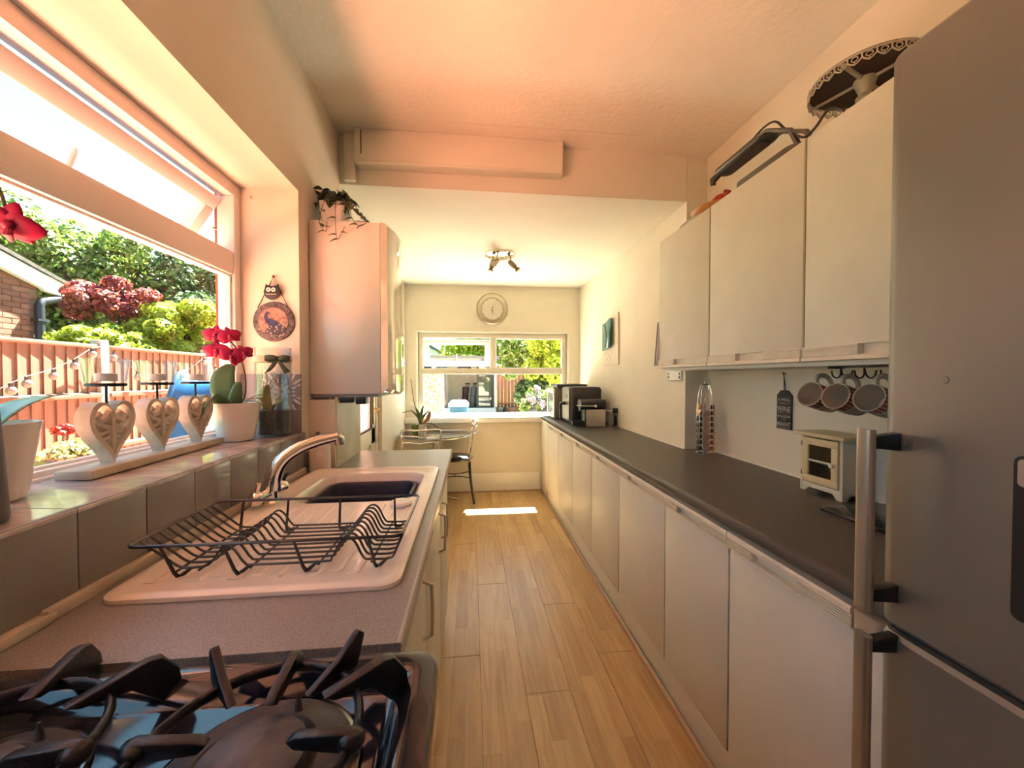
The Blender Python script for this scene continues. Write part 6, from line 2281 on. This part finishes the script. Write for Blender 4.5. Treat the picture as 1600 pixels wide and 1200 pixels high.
tree('shrub', 'mid-green shrub along the fence behind the orchid', 'shrub', (-5.3, 9.0, 1.75), (0.9, 0.9, 0.7), 7000, 0.06, 'dark', 10, 'shrubs beyond the fence', 0.05, 40, 0.25)

# ---- patio things
t = thing('garden_slide', 'blue plastic garden slide on the patio', 'slide', (-3.0, 4.45, GZ))
BLUE = omat('blue_plastic', (0.03, 0.25, 0.68), 0.35)
m = MB()
path = [(4.10, GZ + 0.10), (4.22, 0.30), (4.36, 0.75), (4.50, 1.12), (4.62, 1.28), (4.74, 1.30)]
sp = spline([(-3.0, y, z) for y, z in path], 4)
rows = []
for p in sp:
    rows.append([(p[0] + dx, p[1], p[2] + dz) for dx, dz in ((-0.22, 0.12), (-0.20, 0.02), (-0.10, -0.02), (0.10, -0.02), (0.20, 0.02), (0.22, 0.12))])
m.sheet(rows)
solid(obj('chute', m, BLUE, t), 0.02)
for sx in (-0.2, 0.2):
    m = MB()
    m.tube([(-3.0 + sx, 4.74, 1.26), (-3.0 + sx, 4.95, GZ)], 0.03, 8)
    obj('ladder_leg', m, BLUE, t)
for z in (0.2, 0.55, 0.9):
    m = MB()
    yy_ = 4.74 + (1.26 - z) / (1.26 - GZ) * 0.21
    m.tube([(-3.2, yy_, z), (-2.8, yy_, z)], 0.022, 8)
    obj('rung', m, BLUE, t)
t = thing('garden_table', 'low white plastic garden table beside the blue slide', 'table', (-2.9, 5.2, GZ))
m = MB()
m.box(-3.25, 4.98, 0.68, -2.6, 5.6, 0.72)
obj('top', m, mat('white_plastic', (0.80, 0.80, 0.78), 0.4), t, bevel=0.01)
for x in (-3.2, -2.65):
    for y in (5.03, 5.55):
        m = MB()
        m.tube([(x, y, 0.69), (x, y, GZ)], 0.025, 8)
        obj('leg', m, mat('white_plastic', (0.80, 0.80, 0.78), 0.4), t)
t = thing('plant_stand', 'wooden stand on the patio below the window', 'stand', (-2.9, 3.12, GZ))
m = MB()
m.box(-3.08, 2.90, 0.66, -2.72, 3.50, 0.70)
obj('top', m, FENCEM, t, bevel=0.005)
for x in (-3.05, -2.75):
    for y in (2.93, 3.47):
        m = MB()
        m.box(x - 0.02, y - 0.02, GZ, x + 0.02, y + 0.02, 0.66)
        obj('leg', m, FENCEM, t, smooth=False)
t = thing('potted_shrub', 'variegated yellow plant in a shallow dish on the patio stand', 'plant', (-2.9, 3.10, 0.70))
m = MB()
m.lathe([(0.09, 0), (0.14, 0.05), (0.15, 0.07), (0.13, 0.065), (0.0, 0.055)], (-2.9, 3.12, 0.701), 24, cap1=False)
obj('dish', m, omat('grey_stoneware', (0.42, 0.42, 0.40), 0.7), t)
leaves('foliage', t, (-2.9, 3.12, 0.80), (0.16, 0.18, 0.085), 900, 0.024, LM['yellow'], 21, 20, 0.35)
t = thing('geranium', 'scarlet geranium in a clay pot behind the patio stand', 'plant', (-3.5, 3.62, GZ))
m = MB()
m.lathe([(0.12, 0), (0.17, 0.28), (0.185, 0.28), (0.185, 0.34), (0.16, 0.34), (0.15, 0.30), (0.0, 0.30)], (-3.5, 3.62, GZ), 24, cap1=False)
obj('pot', m, omat('clay_pot', (0.50, 0.22, 0.12), 0.8), t)
leaves('foliage', t, (-3.5, 3.62, 0.45), (0.20, 0.20, 0.25), 500, 0.045, LM['mid'], 22, 14, 0.4)
m = MB()
m.tube([(-3.5, 3.62, 0.2), (-3.45, 3.62, 0.6), (-3.40, 3.60, 0.88)], 0.008, 6)
obj('stem', m, omat('green_stem', (0.12, 0.2, 0.05), 0.6), t)
leaves('flower_head', t, (-3.40, 3.60, 0.885), (0.075, 0.085, 0.05), 420, 0.018, omat('scarlet_petal', (0.85, 0.045, 0.012), 0.5, island=0.2, transl=0.3), 23, 18, 0.4)

# ================================================================== BEHIND THE FAR WINDOW
def pebble_mat():
    m = bpy.data.materials.new('pebbledash')
    m.use_nodes = True
    nt = m.node_tree
    b = nt.nodes['Principled BSDF']
    tc = nt.nodes.new('ShaderNodeTexCoord')
    v = nt.nodes.new('ShaderNodeTexVoronoi')
    v.inputs['Scale'].default_value = 45
    rp = nt.nodes.new('ShaderNodeValToRGB')
    e = rp.color_ramp.elements
    e[0].position, e[0].color = 0.0, (0.13, 0.085, 0.06, 1)
    e[1].position, e[1].color = 1.0, (0.36, 0.30, 0.24, 1)
    sep = nt.nodes.new('ShaderNodeSeparateColor')
    nt.links.new(tc.outputs['Object'], v.inputs['Vector'])
    nt.links.new(v.outputs['Color'], sep.inputs[0])
    nt.links.new(sep.outputs[0], rp.inputs['Fac'])
    nt.links.new(rp.outputs[0], b.inputs['Base Color'])
    bp = nt.nodes.new('ShaderNodeBump')
    bp.inputs['Strength'].default_value = 0.6
    bp.inputs['Distance'].default_value = 0.02
    nt.links.new(v.outputs['Distance'], bp.inputs['Height'])
    nt.links.new(bp.outputs[0], b.inputs['Normal'])
    b.inputs['Roughness'].default_value = 0.9
    return m
t = thing('pebbledash_wall', 'pebble-dashed garden wall just outside the far window', 'wall', (-1.2, 6.1, GZ))
m = MB()
m.box(-2.0, 6.0, GZ, -0.425, 6.18, 1.40)
obj('wall_body', m, pebble_mat(), t, smooth=False)
m = MB()
m.box(-2.0, 5.97, 1.40, -0.400, 6.21, 1.44)
obj('coping', m, CONC, t, bevel=0.005)
t = thing('cool_box', 'blue cool box with a white lid on the outer window sill', 'cool box', (-0.148, 4.70, 0.88))
m = MB()
m.loft([[(x, y, z) for x, y in rrect(-0.262 + i_, 4.595 + i_, -0.032 - i_, 4.775 - i_, 0.02, 4)] for i_, z in ((0.008, 0.8805), (0, 0.985))])
obj('body', m, omat('sky_blue_fabric', (0.04, 0.32, 0.66), 0.6), t)
m = MB()
m.loft([[(x, y, z) for x, y in rrect(-0.268 + i_, 4.590 + i_, -0.026 - i_, 4.780 - i_, 0.025, 4)] for i_, z in ((0, 0.985), (0, 1.015), (0.03, 1.052), (0.06, 1.060))])
obj('lid', m, mat('pale_lid', (0.62, 0.66, 0.64), 0.5), t)
m = MB()
m.tube([(-0.269, 4.60, 0.998), (-0.025, 4.60, 0.998), (-0.025, 4.70, 1.0)], 0.006, 6)
m.tube([(-0.20, 4.66, 1.056), (-0.15, 4.66, 1.075), (-0.09, 4.66, 1.056)], 0.008, 6)
obj('strap', m, omat('dark_strap', (0.06, 0.08, 0.09), 0.6), t)

# ---- garden room with open sliding doors
t = thing('garden_room', 'garden room with open grey sliding doors at the end of the garden', 'garden room', (-0.2, 16.5, GZ))
GRW = mat('room_render', (0.75, 0.68, 0.55), 0.8, var=0.05)
m = MB()
m.box(-1.6, 18.4, GZ, 1.0, 18.5, 2.05)
m.box(-1.6, 16.0, GZ, -1.45, 18.4, 2.05)
m.box(0.95, 16.0, GZ, 1.05, 18.4, 2.05)
obj('walls', m, GRW, t, smooth=False)
m = MB()
m.box(-1.8, 15.8, 2.05, 1.2, 18.6, 2.2)
obj('roof', m, omat('roof_pale', (0.75, 0.72, 0.66), 0.7), t, smooth=False)
m = MB()
m.box(-1.7, 15.7, GZ, 1.1, 18.4, 0.05)
obj('deck', m, omat('deck_stone', (0.36, 0.36, 0.35), 0.8), t, smooth=False)
m = MB()
m.box(-1.7, 15.55, GZ, 2.2, 15.72, 0.07)
obj('white_step', m, mat('step_white', (0.8, 0.8, 0.78), 0.5), t, smooth=False)
AL = omat('grey_aluminium', (0.10, 0.11, 0.11), 0.4, metal=0.4)
for i, (xa, xb) in enumerate(((0.24, 0.96), (-1.45, -0.95))):
    m = MB()
    frame_xz(m, 16.0, 16.06, xa, xb, 0.05, 2.05, 0.075)
    s = obj('sliding_door', m, AL if i == 0 else omat('pale_frame', (0.55, 0.58, 0.58), 0.4), t, smooth=False)
    m = MB()
    m.box(xa + 0.07, 16.025, 0.12, xb - 0.07, 16.035, 1.98)
    obj('pane', m, glass('door_reflective_glass', (0.75, 0.80, 0.80), refl=1.0), s, smooth=False)
m = MB()
m.box(-0.62, 18.36, 1.45, 0.0, 18.40, 1.95)
obj('wall_screen', m, BLACKM, t, smooth=False)
def golf_bag(x, lab, mt_):
    t = thing('golf_bag', lab, 'golf bag', (x, 16.55, 0.05))
    m = MB()
    m.lathe([(0.12, 0), (0.14, 0.1), (0.13, 0.5), (0.15, 0.82), (0.13, 0.85)], (x, 16.6, 0.051), 16, (0.08, 0.10, 1))
    obj('bag', m, mt_, t)
    m = MB()
    m.sphere((x + 0.02, 16.45, 0.35), 0.10, 0.07, 0.2, 12, 8)
    obj('pocket', m, mt_, t)
    for k in range(4):
        m = MB()
        m.tube([(x + 0.05 + 0.04 * k, 16.68, 0.8), (x + 0.06 + 0.05 * k, 16.70, 1.02)], 0.012, 6)
        m.sphere((x + 0.06 + 0.05 * k, 16.70, 1.04), 0.035, 0.05, 0.03, 8, 6)
        obj('golf_club', m, BLACKM, t)
golf_bag(-0.28, 'dark maroon golf bag inside the garden room', omat('maroon_nylon', (0.10, 0.02, 0.03), 0.6))
golf_bag(0.06, 'grey golf bag leaning inside the garden room', omat('grey_nylon', (0.34, 0.37, 0.37), 0.6))
t = thing('garden_fence', 'orange timber fence panel beside the garden room', 'fence', (1.5, 14.2, GZ))
for k in range(9):
    m = MB()
    m.box(0.95 + k * 0.13, 14.2, GZ, 0.95 + k * 0.13 + 0.122, 14.22, 1.75)
    obj('board', m, omat('fence_orange', (0.62, 0.20, 0.06), 0.75, var=0.15, vscale=3), t, smooth=False)
for z in (0.3, 1.4):
    m = MB()
    m.box(0.95, 14.17, z, 2.12, 14.2, z + 0.08)
    obj('rail', m, omat('fence_orange', (0.62, 0.20, 0.06), 0.75), t, smooth=False)
for (x, r_, mt_, lab) in ((1.05, 0.16, BLACKM, 'black plastic plant pot by the orange fence'), (1.50, 0.18, omat('clay_pot', (0.50, 0.22, 0.12), 0.8), 'pinkish clay plant pot by the orange fence')):
    m = MB()
    m.lathe([(r_ * 0.7, 0), (r_, 0.36), (r_ * 1.08, 0.36), (r_ * 1.08, 0.42), (r_ * 0.9, 0.42), (r_ * 0.85, 0.36), (0, 0.36)], (x, 13.8, GZ - 0.019), 20, cap1=False)
    tag(obj('plant_pot', m, mt_), lab, 'plant pot')
tree('shrub', 'tall lime-green hedge shrub filling the right of the far window', 'shrub', (2.35, 9.4, 1.75), (1.05, 1.0, 1.35), 13000, 0.055, 'lime', 31, 'shrubs behind the far window', 0.06, 70, 0.22)
tree('shrub', 'mid-green climbing shrub above the orange fence', 'shrub', (1.50, 10.6, 1.85), (0.95, 0.9, 1.15), 12000, 0.055, 'mid', 32, 'shrubs behind the far window', 0.06, 70, 0.22)
tree('shrub', 'dark green shrub under the climbing shrub', 'shrub', (2.0, 10.0, 0.75), (0.85, 0.8, 0.95), 8000, 0.055, 'dark', 33, 'shrubs behind the far window', 0.06, 50, 0.24)
tree('shrub', 'pale green shrub seen through the open vent of the far window', 'shrub', (0.4, 19.8, 2.6), (2.2, 1.2, 1.5), 9000, 0.10, 'lime', 34, 'shrubs behind the far window', 0.08, 50, 0.25)
tree('tree', 'broad green tree behind the garden room', 'tree', (3.2, 17.5, 2.8), (2.6, 2.0, 2.8), 12000, 0.11, 'mid', 35, None, 0.16, 60, 0.24)
t = tree('hydrangea', 'lilac-flowered shrub close outside the far window', 'shrub', (1.16, 6.55, 0.62), (0.34, 0.34, 0.56), 3500, 0.040, 'mid', 36, None, 0.03, 34, 0.28)
leaves('blossom', t, (1.14, 6.45, 0.72), (0.33, 0.33, 0.50), 3200, 0.018, LM['lilac'], 37, 34, 0.16)
# neighbour's roof seen through the vent
t = thing('far_house', 'white gabled house roof in the distance behind the garden wall', 'house', (-5.5, 27.5, GZ))
m = MB()
m.prism([(-8.5, GZ), (-2.2, GZ), (-2.2, 3.0), (-5.2, 4.6), (-8.5, 3.0)], lambda a, b, d: (a, d, b), 26.0, 30.0)
obj('walls', m, mat('house_white', (0.74, 0.72, 0.68), 0.8), t, smooth=False)
m = MB()
for s in ((-8.8, 2.85, -5.2, 4.75), (-1.9, 2.85, -5.2, 4.75)):
    m.prism([(s[0], s[1]), (s[2], s[3]), (s[2], s[3] + 0.15), (s[0], s[1] + 0.15)], lambda a, b, d: (a, d, b), 25.7, 30.2)
obj('roof', m, omat('roof_slate', (0.5, 0.5, 0.52), 0.7), t, smooth=False)
for x in (-4.6, -3.2):
    m = MB()
    m.box(x, 25.96, 1.4, x + 0.8, 26.02, 2.4)
    obj('window', m, omat('far_window_glass', (0.10, 0.12, 0.14), 0.15), t, smooth=False)
